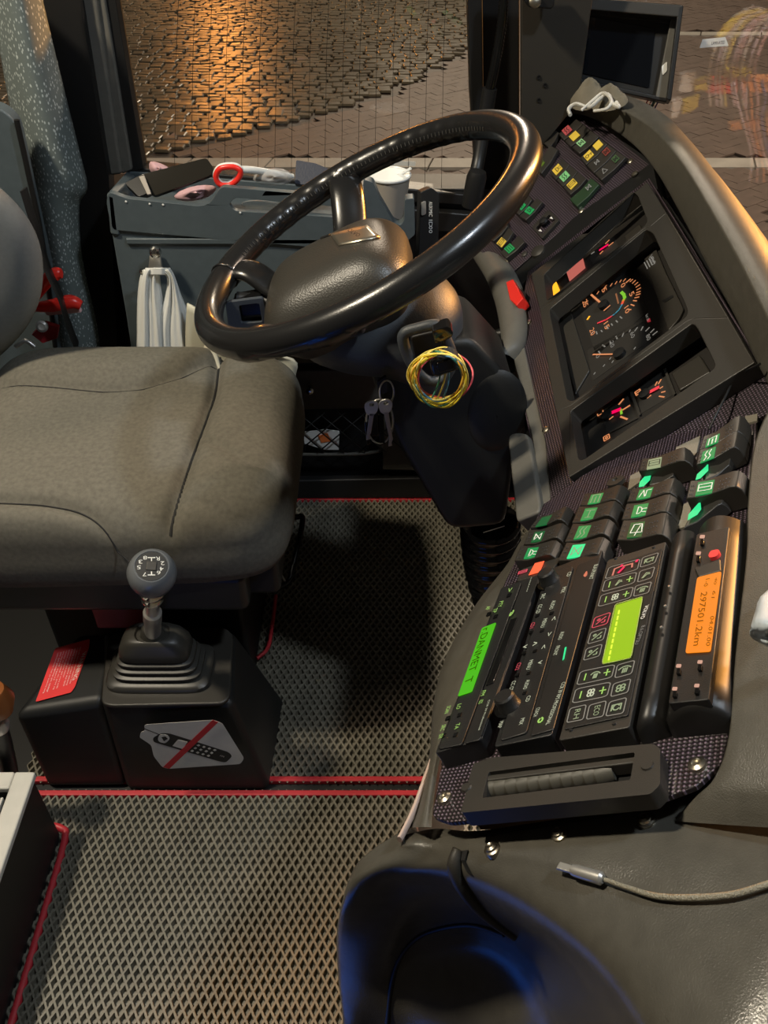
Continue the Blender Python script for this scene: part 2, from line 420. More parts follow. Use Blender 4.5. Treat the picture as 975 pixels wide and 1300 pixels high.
def line_slabs(y0, y1, x0, x1, n, parent):
    w_ = (x1 - x0) / n
    for i in range(n):
        a = x0 + i * w_; sk = .05
        vs = [(a + .008, y0, GZ + .006), (a + w_ - .008, y0, GZ + .006), (a + w_ - .008 + sk, y1, GZ + .006), (a + .008 + sk, y1, GZ + .006)]
        link('painted_slab', prism_me(vs, [(x, y_, z - .03) for x, y_, z in vs]), m_line, parent)
line_slabs(6.98, 7.19, -4.2, 4.9, 14, gr); line_slabs(11.34, 11.5, 3.0, 8.0, 7, gr)

# ================================================================ LEFT WALL, WINDOW, PILLARS
Yw = 1.6; PW = PY(Yw)
o = box('wall_left', (-1.6, 1.6, -.15), (.40, 1.68, .70), m_black); struct(o)
o = box('wall_left', (.40, 1.6, -.15), (1.8, 1.68, .50), m_black); struct(o)
win = T('window_1', 'side window', 'window'); del win['label']; del win['category']; ROOTS.remove(win); win['kind'] = 'structure'
prism('rubber_gasket', [(128, -40), (140, -40), (182, 214), (166, 218)], PW, -.02, .015, m_black, win)
prism('frame_post', [(80, -40), (118, -40), (155, 222), (128, 225)], PW, -.02, .03, m_grey, win, bevel=.006)
prism('frame_lip', [(112, -40), (127, -40), (168, 216), (154, 222)], PW, -.02, .022, m_grey, win, bevel=.004)
prism('window_pane', [(136, -40), (600, -40), (609, 250), (178, 212)], PW, -.012, -.008, m_glass, win, bevel=0)
prism('sill_rail', [(160, 212), (520, 240), (609, 249), (609, 262), (500, 256), (160, 228)], PW, -.03, .012, m_dark, win, bevel=.003)
prism('sill_rail', [(480, 262), (640, 276), (640, 300), (480, 290)], PW, -.03, .02, m_dark, win, bevel=.004)
for i in range(17):
    u = 228 + i * 21.2
    tube('heating_wire', [PW.pt(u, -30, -.006), PW.pt(u - 4, 60, -.006), PW.pt(u - 7, 246, -.006)], .00035, m_black, win, seg=4, sm=0)
prism('window_label', [(468, 203), (528, 205), (527, 211), (467, 209)], PW, -.0075, -.007, m_stick, win, bevel=0)
text('SAFETY GLASS', PW, (474, 208.5), (500, 209.5), (474, 205), m_ink, win, h=-.0068)
# rear door pillar: black recess, speckled cover
o = prism('trim_1', [(20, -60), (92, -60), (138, 225), (150, 470), (60, 470)], PY(1.55), -.04, 0, m_black); struct(o)
Pp = 1.44
rows = []
for (ul, ur, v) in ((-14, 41, -60), (-8, 52, 0), (8, 76, 100), (28, 101, 200), (36, 109, 238), (40, 99, 262), (52, 103, 330), (66, 122, 415), (72, 128, 470)):
    r = []
    for k in range(9):
        t = k / 8; p = aty(ul + (ur - ul) * t, v, Pp + .05 * (2 * t - 1) ** 2); r.append(p)
    rows.append(r)
pc = T('pillar_cover', 'speckled grey-green fabric cover on the pillar behind the seat', 'pillar cover')
grid('fabric_panel', fine(rows, 2, 4), m_speck, pc, thick=.006)
# rear partition panel behind backrest
pp = T('partition_panel', 'blue-grey moulded partition panel left of the speckled pillar', 'panel')
prism('panel', rnd([(-60, 120), (2, 138), (20, 155), (62, 345), (75, 480), (-60, 480)], 12), PY(1.38), -.03, 0, m_bin, pp, bevel=.005)
tube('rubber_edge', [aty(21, 152, 1.372), aty(36, 220, 1.372), aty(56, 320, 1.372), aty(70, 440, 1.372)], .0045, m_black, pp)
# front pillar
ap = T('front_pillar', 'wide black front corner pillar right of the side window', 'pillar')
prism('window_side_post', [(592, -60), (612, -60), (614, 120), (606, 262), (597, 120)], PW, -.02, .02, m_black, ap, bevel=.003)
prism('inner_post', [(611, -60), (660, -60), (660, 300), (640, 420), (604, 300)], PY(1.62), -.03, 0, m_dark, ap, bevel=.004)
prism('cover_plate', [(662, -60), (760, -60), (735, 130), (665, 215), (662, 215)], PY(1.5), -.02, 0, m_bezel, ap, bevel=.003)
for u, v in ((684, 98), (684, 127), (692, 108)):
    lathe('screw_hole', [(.0035, 0), (.0035, .0015), (.002, .0015), (.002, .0005)], aty(u, v, 1.4995), (0, -1, 0), m_black, ap, seg=10)
prism('mounting_foot', [(664, -20), (706, -20), (704, 8), (700, 12), (672, 10), (665, 2)], PY(1.47), -.01, .01, m_dark, ap, bevel=.003)
lathe('bolt', [(.009, 0), (.009, .004), (.006, .006)], aty(679, 2, 1.455), (0, -1, .3), m_zinc, ap, seg=12)
cdx = T('cable_conduit', 'ribbed black cable conduit running down the front pillar', 'conduit')
cp = cr([aty(641, -30, 1.52), aty(637, 30, 1.52), aty(628, 85, 1.52), aty(622, 112, 1.52)], 24); rad = [.0085 if (i // 1) % 2 else .0068 for i in range(len(cp))]
link('ribbed_tube', tube_me(cp, rad, 10), m_gloss, cdx, smooth=True)
tube('sleeve', [aty(622, 112, 1.52), aty(616, 150, 1.52), aty(608, 200, 1.5), aty(603, 225, 1.48)], [.012, .012, .011, .011], m_dark, cdx, seg=12)
lathe('collar', [(.016, 0), (.017, .01), (.017, .05), (.014, .06)], aty(598, 262, 1.46), (.12, 0, 1), m_dark, cdx, seg=16)
# windshield
ws = T('window_2', 'w', 'w'); del ws['label']; del ws['category']; ROOTS.remove(ws); ws['kind'] = 'structure'
prism('window_pane', [(662, -60), (1250, -60), (1250, 420), (700, 420)], PW, -.012, -.008, m_glass, ws, bevel=0)
prism('sill_rail', [(790, 372), (1250, 390), (1250, 405), (790, 390)], PW, -.03, .012, m_dark, ws, bevel=.003)
prism('glass_label', [(892, 50), (921, 47), (925, 58), (888, 61)], PW, -.008, -.0074, m_white, ws, bevel=0)
text('LAMINATED', PW, (903, 57), (920, 55.5), (903.5, 53), m_ink, ws, h=-.0072)

# lower door card
dc = T('door_card', 'olive-grey lower side wall card with a ledge, locker flap and net pocket', 'wall panel')
prism('ledge', [(300, 441), (560, 434), (560, 458), (300, 464)], PY(1.53), -.03, .0, m_dash, dc, bevel=.003)
prism('shadow_gap', [(300, 462), (560, 456), (560, 470), (300, 474)], PY(1.545), -.01, .0, m_dark, dc)
lab(prism('locker_flap', rnd([(300, 472), (560, 468), (560, 517), (300, 522)], 4), PY(1.53), -.02, .004, m_dash, dc, bevel=.003), 'olive-grey locker flap with a chrome knob')
lathe('knob', [(.004, 0), (.004, .012), (.0085, .014), (.009, .02), (.006, .024), (.001, .025)], aty(395, 492, 1.525), (-.15, -1, .25), m_chrome, dc, seg=18)
prism('pocket_back', [(300, 520), (560, 516), (560, 580), (300, 585)], PY(1.57), -.01, 0, m_dark, dc)
tube('pocket_lip', [aty(300, 576, 1.52), aty(420, 577, 1.52), aty(474, 574, 1.52), aty(484, 566, 1.52), aty(487, 545, 1.52), aty(487, 518, 1.52)], .004, m_dash, dc)
prism('lower_plate', [(486, 520), (560, 516), (560, 598), (486, 596)], PY(1.53), -.02, 0, m_dash, dc)
prism('kick_plate', [(300, 612), (600, 606), (600, 632), (300, 634)], PY(1.53), -.02, 0, m_dark, dc, bevel=.004)
prism('kick_recess', [(300, 580), (600, 576), (600, 612), (300, 615)], PY(1.56), -.02, 0, m_black, dc)
net = []
Pn = PY(1.515)
for k in range(-4, 14):
    for d in (1, -1):
        a = [(300 + k * 26 + d * 0, 524), (300 + k * 26 + d * 60, 574)]
        (u0, v0), (u1, v1) = a
        if d == -1: u0 += 60; u1 += 60
        def clip(u, v, w_, z):
            return (u, v)
        if max(u0, u1) > 486 + 30 or min(u0, u1) < 300: 
            # shorten at the lip
            if min(u0, u1) > 486 or max(u0, u1) < 300: continue
            lim = 486 if max(u0, u1) > 486 else 300
            t = (lim - u0) / (u1 - u0); pm = (lim, v0 + (v1 - v0) * t)
            if (u0 > 486) or (u0 < 300): u0, v0 = pm
            else: u1, v1 = pm
        net.append((Pn.pt(u0, v0), Pn.pt(u1, v1)))
vs, fs = [], []
for a, b in net:
    me = tube_me([a, b], .0016, 5); n = len(vs); vs += [v.co.copy() for v in me.vertices]; fs += [tuple(n + i for i in p.vertices) for p in me.polygons]; bpy.data.meshes.remove(me)
o = link('elastic_net', mesh(vs, fs), m_black, dc, smooth=True); o['kind'] = 'stuff'
tag(prism('folded_leaflet', [(380, 550), (412, 546), (431, 548), (430, 571), (412, 571), (383, 562)], PY(1.54), -.004, 0, m_white, None, bevel=0), 'white and orange folded leaflet in the net pocket', 'leaflet')
lf = bpy.data.objects['folded_leaflet']
patch('printed_patch', [(404, 553), (416, 550), (420, 560), (408, 562)], PY(1.539), .001, E('orange_print', (.6, .15, .03), .05, (.6, .16, .05)), lf)
nb = prism('notebook', [(366, 548), (384, 545), (388, 573), (368, 571)], PY(1.538), -.006, 0, m_ink, None, bevel=.001); tag(nb, 'small black and white booklet in the net pocket beside the seat', 'booklet')
for k in range(4): patch('page_edge', [(368, 552 + k * 5), (383, 550 + k * 5), (383, 552 + k * 5), (368, 554 + k * 5)], PY(1.538), .001, m_white, nb)

# ================================================================ STORAGE TRAY
tr = T('storage_tray', 'blue-grey plastic storage tray under the side window holding odds and ends', 'storage tray')
PB = PY(1.38)
frame('front_wall', rnd([(137, 243), (160, 252), (256, 262), (268, 257), (280, 237), (400, 247), (470, 254), (470, 320), (300, 306), (142, 292), (135, 258)], 7),
      [rnd([(298, 251), (400, 260), (440, 264), (440, 277), (400, 274), (298, 268), (290, 260)], 5)], PB, -.012, .0, m_bin, tr, bev=.003)
bb = lambda u, v, y: aty(u, v, y)
prism('body', rnd([(140, 285), (300, 300), (520, 316), (520, 452), (168, 452), (160, 400)], 4), PY(1.385), -.2, 0, m_bin, tr, bevel=.006)
x0 = aty(139, 243, 1.38).x; x1 = aty(500, 260, 1.38).x; zt = aty(150, 246, 1.38).z
link('left_wall', prism_me([bb(135, 245, 1.38), bb(146, 249, 1.38), bb(172, 222, 1.585), bb(160, 217, 1.585)], [bb(140, 298, 1.38), bb(152, 300, 1.38), bb(176, 262, 1.585), bb(164, 258, 1.585)]), m_bin, tr, bevel=.004)
link('back_wall', prism_me([bb(160, 217, 1.585), bb(160, 214, 1.6), bb(520, 243, 1.6), bb(520, 246, 1.585)], [bb(164, 270, 1.585), bb(164, 268, 1.6), bb(520, 300, 1.6), bb(520, 304, 1.585)]), m_bin, tr, bevel=.003)
box('tray_floor', (x0 + .01, 1.38, zt - .085), (x1, 1.59, zt - .075), m_bin, tr)
prism('cup_holder', rnd([(462, 228), (474, 232), (482, 252), (500, 283), (508, 286), (513, 281), (514, 253), (526, 252), (527, 298), (508, 314), (484, 303), (462, 290), (458, 262)], 3), PY(1.33), -.022, 0, m_bin, tr, bevel=.005)
for u, v in ((160, 256), (190, 259), (207, 260), (305, 270)): lathe('scuff_spot', [(.002, 0), (.001, .0006)], aty(u, v, 1.379), (0, -1, 0), m_white, tr, seg=6)
# hook and bag
hk = T('coat_hook', 'small chrome hook on the front of the storage tray', 'hook')
lathe('ball', [(.002, -.01), (.008, -.007), (.0105, 0), (.008, .007), (.002, .01)], aty(197, 320, 1.355), (0, 0, 1), m_chrome, hk, seg=16)
prism('back_plate', rnd([(190, 322), (203, 322), (206, 344), (188, 344)], 3), PB, 0, .008, m_steel, hk, bevel=.002)
tube('hook_arm', [aty(180, 347, 1.345), aty(188, 345, 1.35), aty(206, 346, 1.35), aty(216, 349, 1.345)], .003, m_steel, hk, seg=8)
for u, v in ((180, 345), (216, 347)): lathe('tip', [(.003, -.004), (.0045, 0), (.003, .004)], aty(u, v, 1.343), (0, 0, 1), m_chrome, hk, seg=10)
bg = T('carrier_bag', 'crumpled white plastic carrier bag hanging from the chrome hook', 'bag')
def folded(name, edges, y0, amp, n, mat, par, ph=0, col=26):
    rows = []
    for (ul, ur, v) in edges:
        r = []
        for k in range(col + 1):
            t = k / col; w_ = (ur - ul) / 60
            r.append(aty(ul + (ur - ul) * t, v, y0 - amp * (.6 * math.sin(t * n * 6.28 + ph + v * .012) + .4 * math.sin(t * n * 2.3 * 6.28 + v * .03 + ph)) - .012 * math.sin(math.pi * t)))
        rows.append(r)
    return grid(name, fine(rows, 1, 4), mat, par, thick=.0012)
folded('left_handle', [(183, 203, 342), (178, 203, 352), (175, 206, 375), (174, 212, 405), (174, 216, 430), (172, 225, 470)], 1.345, .006, 2.2, m_bag, bg)
folded('right_handle', [(199, 217, 342), (212, 222, 352), (210, 230, 375), (203, 240, 400), (200, 246, 425), (200, 262, 470)], 1.343, .006, 2.0, m_bag, bg, 1.3)
folded('handle_fold', [(185, 216, 340), (184, 217, 344), (184, 217, 349)], 1.34, .002, 1, m_bag, bg)
m_cream = M('cream_bag_plastic', (.55, .53, .42), .45)
sk = T('paper_sack', 'pale cream sack bulging between seat and steering wheel', 'sack')
rows = [[aty(u, v, 1.30 + .02 * math.cos(i)) for i, (u, v) in enumerate(r)] for r in ([(238, 385), (250, 392), (258, 400), (262, 408)], [(236, 420), (262, 428), (285, 437), (300, 440)], [(236, 450), (280, 455), (330, 452), (372, 456)], [(236, 490), (280, 490), (330, 490), (375, 480)])]
grid('sack_body', fine(rows, 4, 4), m_cream, sk, thick=.004)
# contents
ph = prism('handheld_device', rnd([(176, 222), (262, 200), (271, 213), (269, 222), (196, 249), (190, 246)], 4), Pl((-.3, 1.45, .78), (1, .1, .15), (0, .60, .765)), -.010, 0, M('touchscreen_glass', (.02, .018, .014), .07), None, bevel=.002)
tag(ph, 'black glossy touchscreen device lying tilted in the left end of the tray', 'device')
ml = T('black_pouch', 'dark flat pouch leaning in the left corner of the tray', 'pouch')
prism('pouch_body', rnd([(158, 232), (182, 220), (192, 243), (176, 250)], 3), Pl((-.4, 1.43, .76), (1, .1, .1), (0, .7, .5)), -.012, 0, m_dark, ml, bevel=.003)
prism('wooden_strip', [(176, 224), (183, 222), (192, 246), (187, 247)], Pl((-.38, 1.42, .765), (1, .1, .1), (0, .7, .5)), -.004, 0, m_paper, ml)
def lump(name, pts, y0, depth, mat, par, seed=0, n=6):
    """soft crumpled heap over a pixel outline"""
    r = random.Random(seed); c = (sum(p[0] for p in pts) / len(pts), sum(p[1] for p in pts) / len(pts)); rows = []
    for j in range(n + 1):
        t = j / n; s = math.sin(math.pi / 2 * t) if j else 0.02; d = depth * math.cos(math.pi / 2 * t)
        rows.append([aty(c[0] + (u - c[0]) * s, c[1] + (v - c[1]) * s, y0 - d * (1 + r.uniform(-.5, .5)) ) for u, v in pts])
    rows.append([aty(u, v, y0 + depth * .5) for u, v in pts])
    return grid(name, rows, mat, par, cyc=True, sub=1)
tag(lump('pink_cloth', [(188, 206), (193, 203), (215, 211), (222, 222), (206, 225), (190, 222)], 1.54, .02, m_pink, None, 1), 'pink cloth tucked behind the device in the tray', 'cloth')
tag(lump('pink_wrapper', [(213, 250), (240, 236), (262, 234), (278, 236), (272, 246), (258, 254), (232, 257)], 1.44, .02, m_pink, None, 2), 'crumpled pink wrapper in front of the device in the tray', 'wrapper')
rt = T('red_rimmed_loop', 'white plastic loop with a red rim and long white handle in the tray', 'tool')
lp = [(274, 224), (280, 214), (296, 212), (305, 217), (303, 226), (292, 235), (279, 234)]
tube('red_rim', [aty(u, v, 1.40) for u, v in lp], .0045, m_redp, rt, cyc=True, seg=10)
tube('white_loop', [aty(u, v - 2, 1.408) for u, v in lp], .005, m_bag, rt, cyc=True, seg=10)
tube('handle', [aty(303, 215, 1.42), aty(320, 216, 1.43), aty(345, 219, 1.45), aty(372, 224, 1.47)], [.006, .006, .005, .004], m_bag, rt, seg=10)
tag(lump('plastic_wrap', [(318, 222), (340, 212), (362, 213), (374, 222), (372, 234), (345, 238), (322, 234)], 1.45, .02, m_film, None, 5), 'clear crinkled plastic wrap in the middle of the tray', 'plastic wrap')
tag(lump('plastic_packet', [(300, 256), (330, 252), (352, 258), (376, 260), (380, 268), (345, 270), (310, 266)], 1.41, .015, m_film, None, 6), 'clear plastic packet seen through the tray handle slot', 'plastic packet')
tag(prism('wallet', rnd([(376, 203), (400, 207), (436, 222), (428, 240), (374, 233)], 2), Pl((-.07, 1.47, .75), (1, 0, 0), (0, .55, .7)), -.015, 0, m_navy, None, bevel=.002), 'dark navy wallet leaning in the tray behind the wheel rim', 'wallet')
# coffee cup
cup = T('paper_coffee_cup', 'grey-beige paper cup of milky coffee in the tray cup holder', 'cup')
ct = aty(494, 222, 1.43); cb = ct - V((0, 0, .092))
lathe('cup_wall', [(.001, 0), (.024, 0), (.0345, .092), (.0335, .092), (.0325, .084), (.001, .0835)], cb, (0, 0, 1), m_paper, cup, seg=32)
lathe('rim', [(.0335, .090), (.0362, .0905), (.0365, .093), (.0345, .0945), (.0333, .093)], cb, (0, 0, 1), m_bag, cup, seg=32)
lathe('coffee', [(.001, .0845), (.0325, .0846)], cb, (0, 0, 1), m_coffee, cup, seg=24)
tube('stirrer', [ct + V((-.01, 0, -.01)), ct + V((.02, 0, .002)), ct + V((.036, -.003, .012))], .0025, m_bag, cup, seg=6, sm=2)
# black handheld unit right of the cup
rc = T('intercom_handset', 'black rectangular handset with white symbols standing right of the coffee cup', 'handset')
PC_ = Pl(aty(545, 270, 1.36), (1, .15, 0), (0, .25, .97))
prism('handset_body', rnd([(534, 244), (548, 238), (558, 246), (556, 345), (531, 345)], 2), PC_, -.03, 0, m_black, rc, bevel=.003)
prism('side_key', rnd([(535, 257), (541, 255), (541, 272), (535, 274)], 2), PC_, 0, .004, m_steel, rc, bevel=.001)
for v0, s in ((262, 'AUX'), (272, 'MIC'), (285, 'ID'), (293, 'oo')): text(s, PC_, (544.5, v0 - 6), (544.5, v0 + 3), (549, v0 - 6), m_white, rc, h=.0006)

# ================================================================ DRIVER SEAT
st = T('driver_seat', 'grey fabric driver seat with bolstered cushion and rounded backrest', 'seat')
ZS = .55; SC = 1.088; SH = .226
def sgn(x): return -1 if x < 0 else 1
def crv(pts): return [atz(u, v, ZS) for u, v in pts]
FARC = crv([(-120, 470), (0, 478), (60, 485), (130, 491), (180, 488), (230, 474), (272, 452)])
NEARC = crv([(-120, 622), (0, 625), (60, 628), (105, 636), (140, 655), (165, 680), (182, 698)])
CRE = [crv([(240, 628), (290, 642), (335, 634)]), crv([(228, 652), (262, 668), (318, 672)]), crv([(262, 560), (310, 585), (345, 588)])]
def interp(P, x):
    if x <= P[0].x: return P[0].y
    for a, b in zip(P, P[1:]):
        if a.x <= x <= b.x: return a.y + (b.y - a.y) * (x - a.x) / (b.x - a.x + 1e-9)
    return None
def pdist(P, x, y_):
    d = 9
    for a, b in zip(P, P[1:]):
        ex_, ey = b.x - a.x, b.y - a.y; t = max(0, min(1, ((x - a.x) * ex_ + (y_ - a.y) * ey) / (ex_ * ex_ + ey * ey)))
        d = min(d, math.hypot(x - a.x - t * ex_, y_ - a.y - t * ey))
    return d
def hseat(x, y_):
    h = 0
    yf_, yn = interp(FARC, x), interp(NEARC, x)
    if yf_ is not None and y_ > yf_: h += .020 * (1 - math.exp(-((y_ - yf_) / .03) ** 2))
    if yn is not None and y_ < yn: h += .022 * (1 - math.exp(-((yn - y_) / .03) ** 2))
    h -= .008 * math.exp(-(pdist(FARC, x, y_) / .008) ** 2) + .008 * math.exp(-(pdist(NEARC, x, y_) / .008) ** 2)
    ds_ = pdist(SEAM, x, y_); right = x > seamx(y_)
    h -= .014 * math.exp(-(ds_ / .009) ** 2)
    if right:
        h += .012 * (1 - math.exp(-(ds_ / .03) ** 2))
        for c in CRE: h -= .005 * math.exp(-(pdist(c, x, y_) / .008) ** 2)
    else: h -= .006 * math.exp(-((y_ - SC) / .09) ** 2) * math.exp(-((x + .42) / .12) ** 2)
    return h
SEAM = cr([atz(u, v, ZS) for u, v in ((277, 425), (276, 452), (272, 490), (262, 520), (247, 560), (228, 610), (205, 655), (183, 700), (178, 720), (176, 740))], 5)
def seamx(y_):
    P = sorted(SEAM, key=lambda p: p.y)
    if y_ <= P[0].y: return P[0].x
    for a, b in zip(P, P[1:]):
        if a.y <= y_ <= b.y: return a.x + (b.x - a.x) * (y_ - a.y) / (b.y - a.y)
    return P[-1].x
def topz(x, y_):
    ux = abs((x + .3975) / .2625); uy = abs((y_ - SC) / SH); q6 = (ux ** 6 + uy ** 6) ** (1 / 6)
    ez = max(0, 1 - q6 ** 5) ** .42
    return .48 + .07 * ez + hseat(x, y_) * min(1, ez * 1.3)
NT, NR = 260, 90; top = []
for j in range(NR + 1):
    sr = math.sin(j / NR * math.pi / 2) if j else .002; r = []
    for i in range(NT):
        th = 2 * math.pi * i / NT; c, sn = math.cos(th), math.sin(th); k = sr / (abs(c) ** 6 + abs(sn) ** 6) ** (1 / 6)
        x, y_ = -.3975 + .2625 * c * k, SC + SH * sn * k; r.append(V((x, y_, topz(x, y_))))
    top.append(r)
cen = V((-.3975, SC, 0)); edge = top[-1]; sk_rows = []
for k, (dz, s) in enumerate(((-.012, 1.006), (-.03, 1.008), (-.05, 1.0), (-.066, .98), (-.074, .93))):
    sk_rows.append([V((cen.x + (p.x - cen.x) * s, cen.y + (p.y - cen.y) * s, .48 + dz + .035 * min(0, (p.x + .2)))) for p in edge])
grid('seat_cushion', top + sk_rows, m_fab, st, cyc=True)
def on_seat(pts, dz=.001): return [V((p[0], p[1], topz(p[0], p[1]) + dz)) for p in pts]
tube('cross_seam', on_seat([(seamx(y_), y_) for y_ in [SC + .214 - .434 * k / 60 for k in range(61)]], .0008), .0022, m_seam, st, seg=6, sm=0)
for C_ in (FARC, NEARC): tube('bolster_seam', on_seat([(p.x, p.y) for p in cr(C_, 8)], .0004), .0012, m_seam, st, seg=6, sm=0)
# worn corner showing foam
m_foam = M('bare_foam', (.45, .42, .33), .9)
tube('frayed_tear', on_seat([(seamx(1.30) - .022, 1.292), (seamx(1.30) - .008, 1.286), (seamx(1.29), 1.27), (seamx(1.29) + .003, 1.26)], .002), [.004, .006, .004, .002], m_foam, st, seg=6, sm=4)
# plastic skirt and base
box('side_skirt', (-.66, .875, .34), (-.20, .92, .415), m_dark, st, bevel=.012)
box('seat_pan', (-.62, .93, .32), (-.16, 1.27, .42), m_black, st, bevel=.01)
box('suspension_base', (-.58, 1.0, .009), (-.24, 1.25, .32), m_black, st, bevel=.01)
lab(box('red_cover', (-.45, .905, .27), (-.36, .925, .34), M('dull_red', (.16, .015, .02), .5), st, bevel=.004), 'dark red plastic cover low on the near side')
tube('adjuster_bar', [atz(352, 664, .12), atz(378, 656, .12), atz(384, 662, .12), atz(374, 712, .10), atz(366, 738, .09), atz(345, 750, .1)], .006, m_gloss, st, seg=8)
tube('release_wire', [atz(341, 713, .12), atz(354, 726, .12), atz(362, 738, .11)], .0022, m_steel, st, seg=6)
# backrest
# the outer wing visible beside the window
wing = []
for j in range(29):
    t = j / 28; v = 236 + (470 - 236) * t
    ur = 53 - 62 * abs((v - 345) / 112) ** 2.3 if v < 470 else 0
    r = []
    for i in range(13):
        s = i / 12; u = -130 + (ur + 130) * math.sin(s * math.pi / 2)
        r.append(aty(u, v, 1.19 + .07 * s ** 3))
    for i in range(6):
        s = (i + 1) / 6; u = ur - 60 * (1 - math.cos(s * 1.5)); r.append(aty(u, v, 1.26 + .05 * s))
    wing.append(r)
grid('backrest', wing, m_fab2, st, thick=.004)
# seat belt
sb = T('seat_belt', 'black seat belt webbing hanging between backrest and pillar', 'seat belt')
tube('webbing', [aty(30, 240, 1.34), aty(48, 300, 1.33), aty(62, 345, 1.31), aty(76, 375, 1.30), aty(86, 410, 1.31), aty(98, 440, 1.32)], 1, m_dark, sb, seg=8, flat=(.016, .0018))
rd = T('bolt_cutter', 'red-handled tool wedged behind the seat', 'tool')
tube('handle', [aty(38, 384, 1.335), aty(56, 360, 1.335), aty(70, 348, 1.335), aty(78, 347, 1.335)], [.009, .011, .011, .008], m_redp, rd, seg=12)
tube('handle', [aty(44, 390, 1.345), aty(66, 388, 1.345), aty(90, 383, 1.345), aty(103, 388, 1.345)], [.008, .011, .012, .008], m_redp, rd, seg=12)
prism('label_plate', [(48, 386), (100, 392), (103, 397), (60, 401)], PY(1.35), -.01, 0, m_pink, rd)
rb = T('red_bracket', 'red metal bracket with a bright bolt behind the seat corner', 'bracket')
prism('plate', [(40, 425), (56, 410), (74, 416), (72, 430), (54, 436)], PY(1.33), -.01, 0, m_red, rb)
lathe('bolt', [(.010, 0), (.010, .006), (.006, .009), (.003, .006)], aty(54, 414, 1.32), (.2, -1, .4), m_steel, rb, seg=14)
tube('steel_bar', [aty(20, 440, 1.32), aty(32, 432, 1.32), aty(44, 440, 1.32)], .004, m_steel, rb, seg=8, sm=2)

# ================================================================ FLOOR
fl = box('floor', (-1.6, -.6, -.06), (1.6, 1.6, 0), m_black); struct(fl)
def lattice(name, x0, x1, y0, y1, parent, inside=None):
    cw, chh = .0133, .0232; z1, z0 = .010, .001; vs, fs = [], []
    j = 0; y_ = y0
    while y_ < y1:
        x = x0 + (j % 2) * cw / 2
        while x < x1:
            if inside is None or inside(x, y_):
                n = len(vs)
                for s, z in ((1, z1), (.74, z1), (.50, z0)):
                    for dx, dy in ((0, 1), (1, 0), (0, -1), (-1, 0)): vs.append((x + dx * cw / 2 * s, y_ + dy * chh / 2 * s, z))
                for k in (0, 4):
                    for i in range(4): fs.append((n + k + i, n + k + (i + 1) % 4, n + k + 4 + (i + 1) % 4, n + k + 4 + i))
                fs.append((n + 8, n + 9, n + 10, n + 11))
            x += cw
        y_ += chh / 2; j += 1
    me = bpy.data.meshes.new('m'); me.from_pydata(vs, [], [f[::-1] for f in fs]); o = link(name, me, m_mat, parent); o['kind'] = 'stuff'; return o
mt = T('rear_mat', 'black rubber footwell mat with diamond relief and red edging beside the seat', 'floor mat')
ye = atz(450, 631, .01).y; ys = atz(300, 992, .01).y; ys2 = atz(300, 1003, .01).y
lattice('diamond_relief', -.6, .62, ys + .008, ye - .008, mt)
box('far_edging', (-.62, ye - .010, .0), (.62, ye, .010), m_red, mt, bevel=.002)
box('near_edging', (-.62, ys, .0), (.62, ys + .010, .011), m_red, mt, bevel=.002)
tube('inner_edging', [atz(350, 756, .03), atz(346, 790, .03), atz(340, 822, .03), atz(326, 836, .03)], .004, m_red, mt, seg=8)
mf = T('front_mat', 'black rubber mat with diamond relief in the foreground', 'floor mat')
lattice('diamond_relief', -.78, .35, .25, ys2 - .006, mf)
box('red_edging', (-.78, ys2 - .010, .0), (.35, ys2, .011), m_red, mf, bevel=.002)
# left foreground box
bx = T('ticket_box', 'dark box with a pale metal rim and gritty contents at the lower left', 'box')
P0 = (-.515, .705)
for nm_, lo, hi in (('side_wall', (-.535, .2, 0), (-.515, .705, .168)), ('end_wall', (-.95, .685, 0), (-.535, .705, .168))): box(nm_, lo, hi, m_shr, bx, bevel=.004)
for nm_, lo, hi in (('metal_rim', (-.541, .2, .168), (-.511, .709, .180)), ('metal_rim', (-.95, .681, .168), (-.541, .709, .180))): box(nm_, lo, hi, m_stick, bx, bevel=.003)
for k in range(3): box('inner_rib', (-.552 - k * .009, .2, .150), (-.548 - k * .009, .672 - k * .009, .172 - .005 * k), m_stick, bx, bevel=.001)
m_grit = M('dark_grit', (.02, .022, .022), .6, bump=1, scale=160, noise=.5)
rows = [[V((-.95 + .42 * i / 24, .2 + .485 * j / 24, .14 + .012 * random.random())) for i in range(25)] for j in range(25)]
o = grid('gritty_fill', rows, m_grit, bx); o['kind'] = 'stuff'
tube('red_piping', [V((-.505, .2, .006)), V((-.505, .55, .006)), V((-.505, .69, .008)), V((-.515, .712, .012)), V((-.54, .716, .014))], .006, m_red, bx, seg=8)
hb = T('parking_brake_lever', 'brown knobbed lever at the left edge beside the gear console', 'lever')
lathe('knob', [(.002, -.03), (.018, -.024), (.026, 0), (.018, .024), (.002, .03)], aty(-6, 890, .74), (0, 0, 1), m_wood, hb, seg=20)
lathe('collar', [(.014, 0), (.016, .008), (.012, .02)], aty(0, 925, .74), (0, 0, 1), m_steel, hb, seg=16)
tube('stem', [aty(0, 925, .74), aty(10, 965, .74), V((-.6, .75, .0))], .012, m_dark, hb, seg=10)

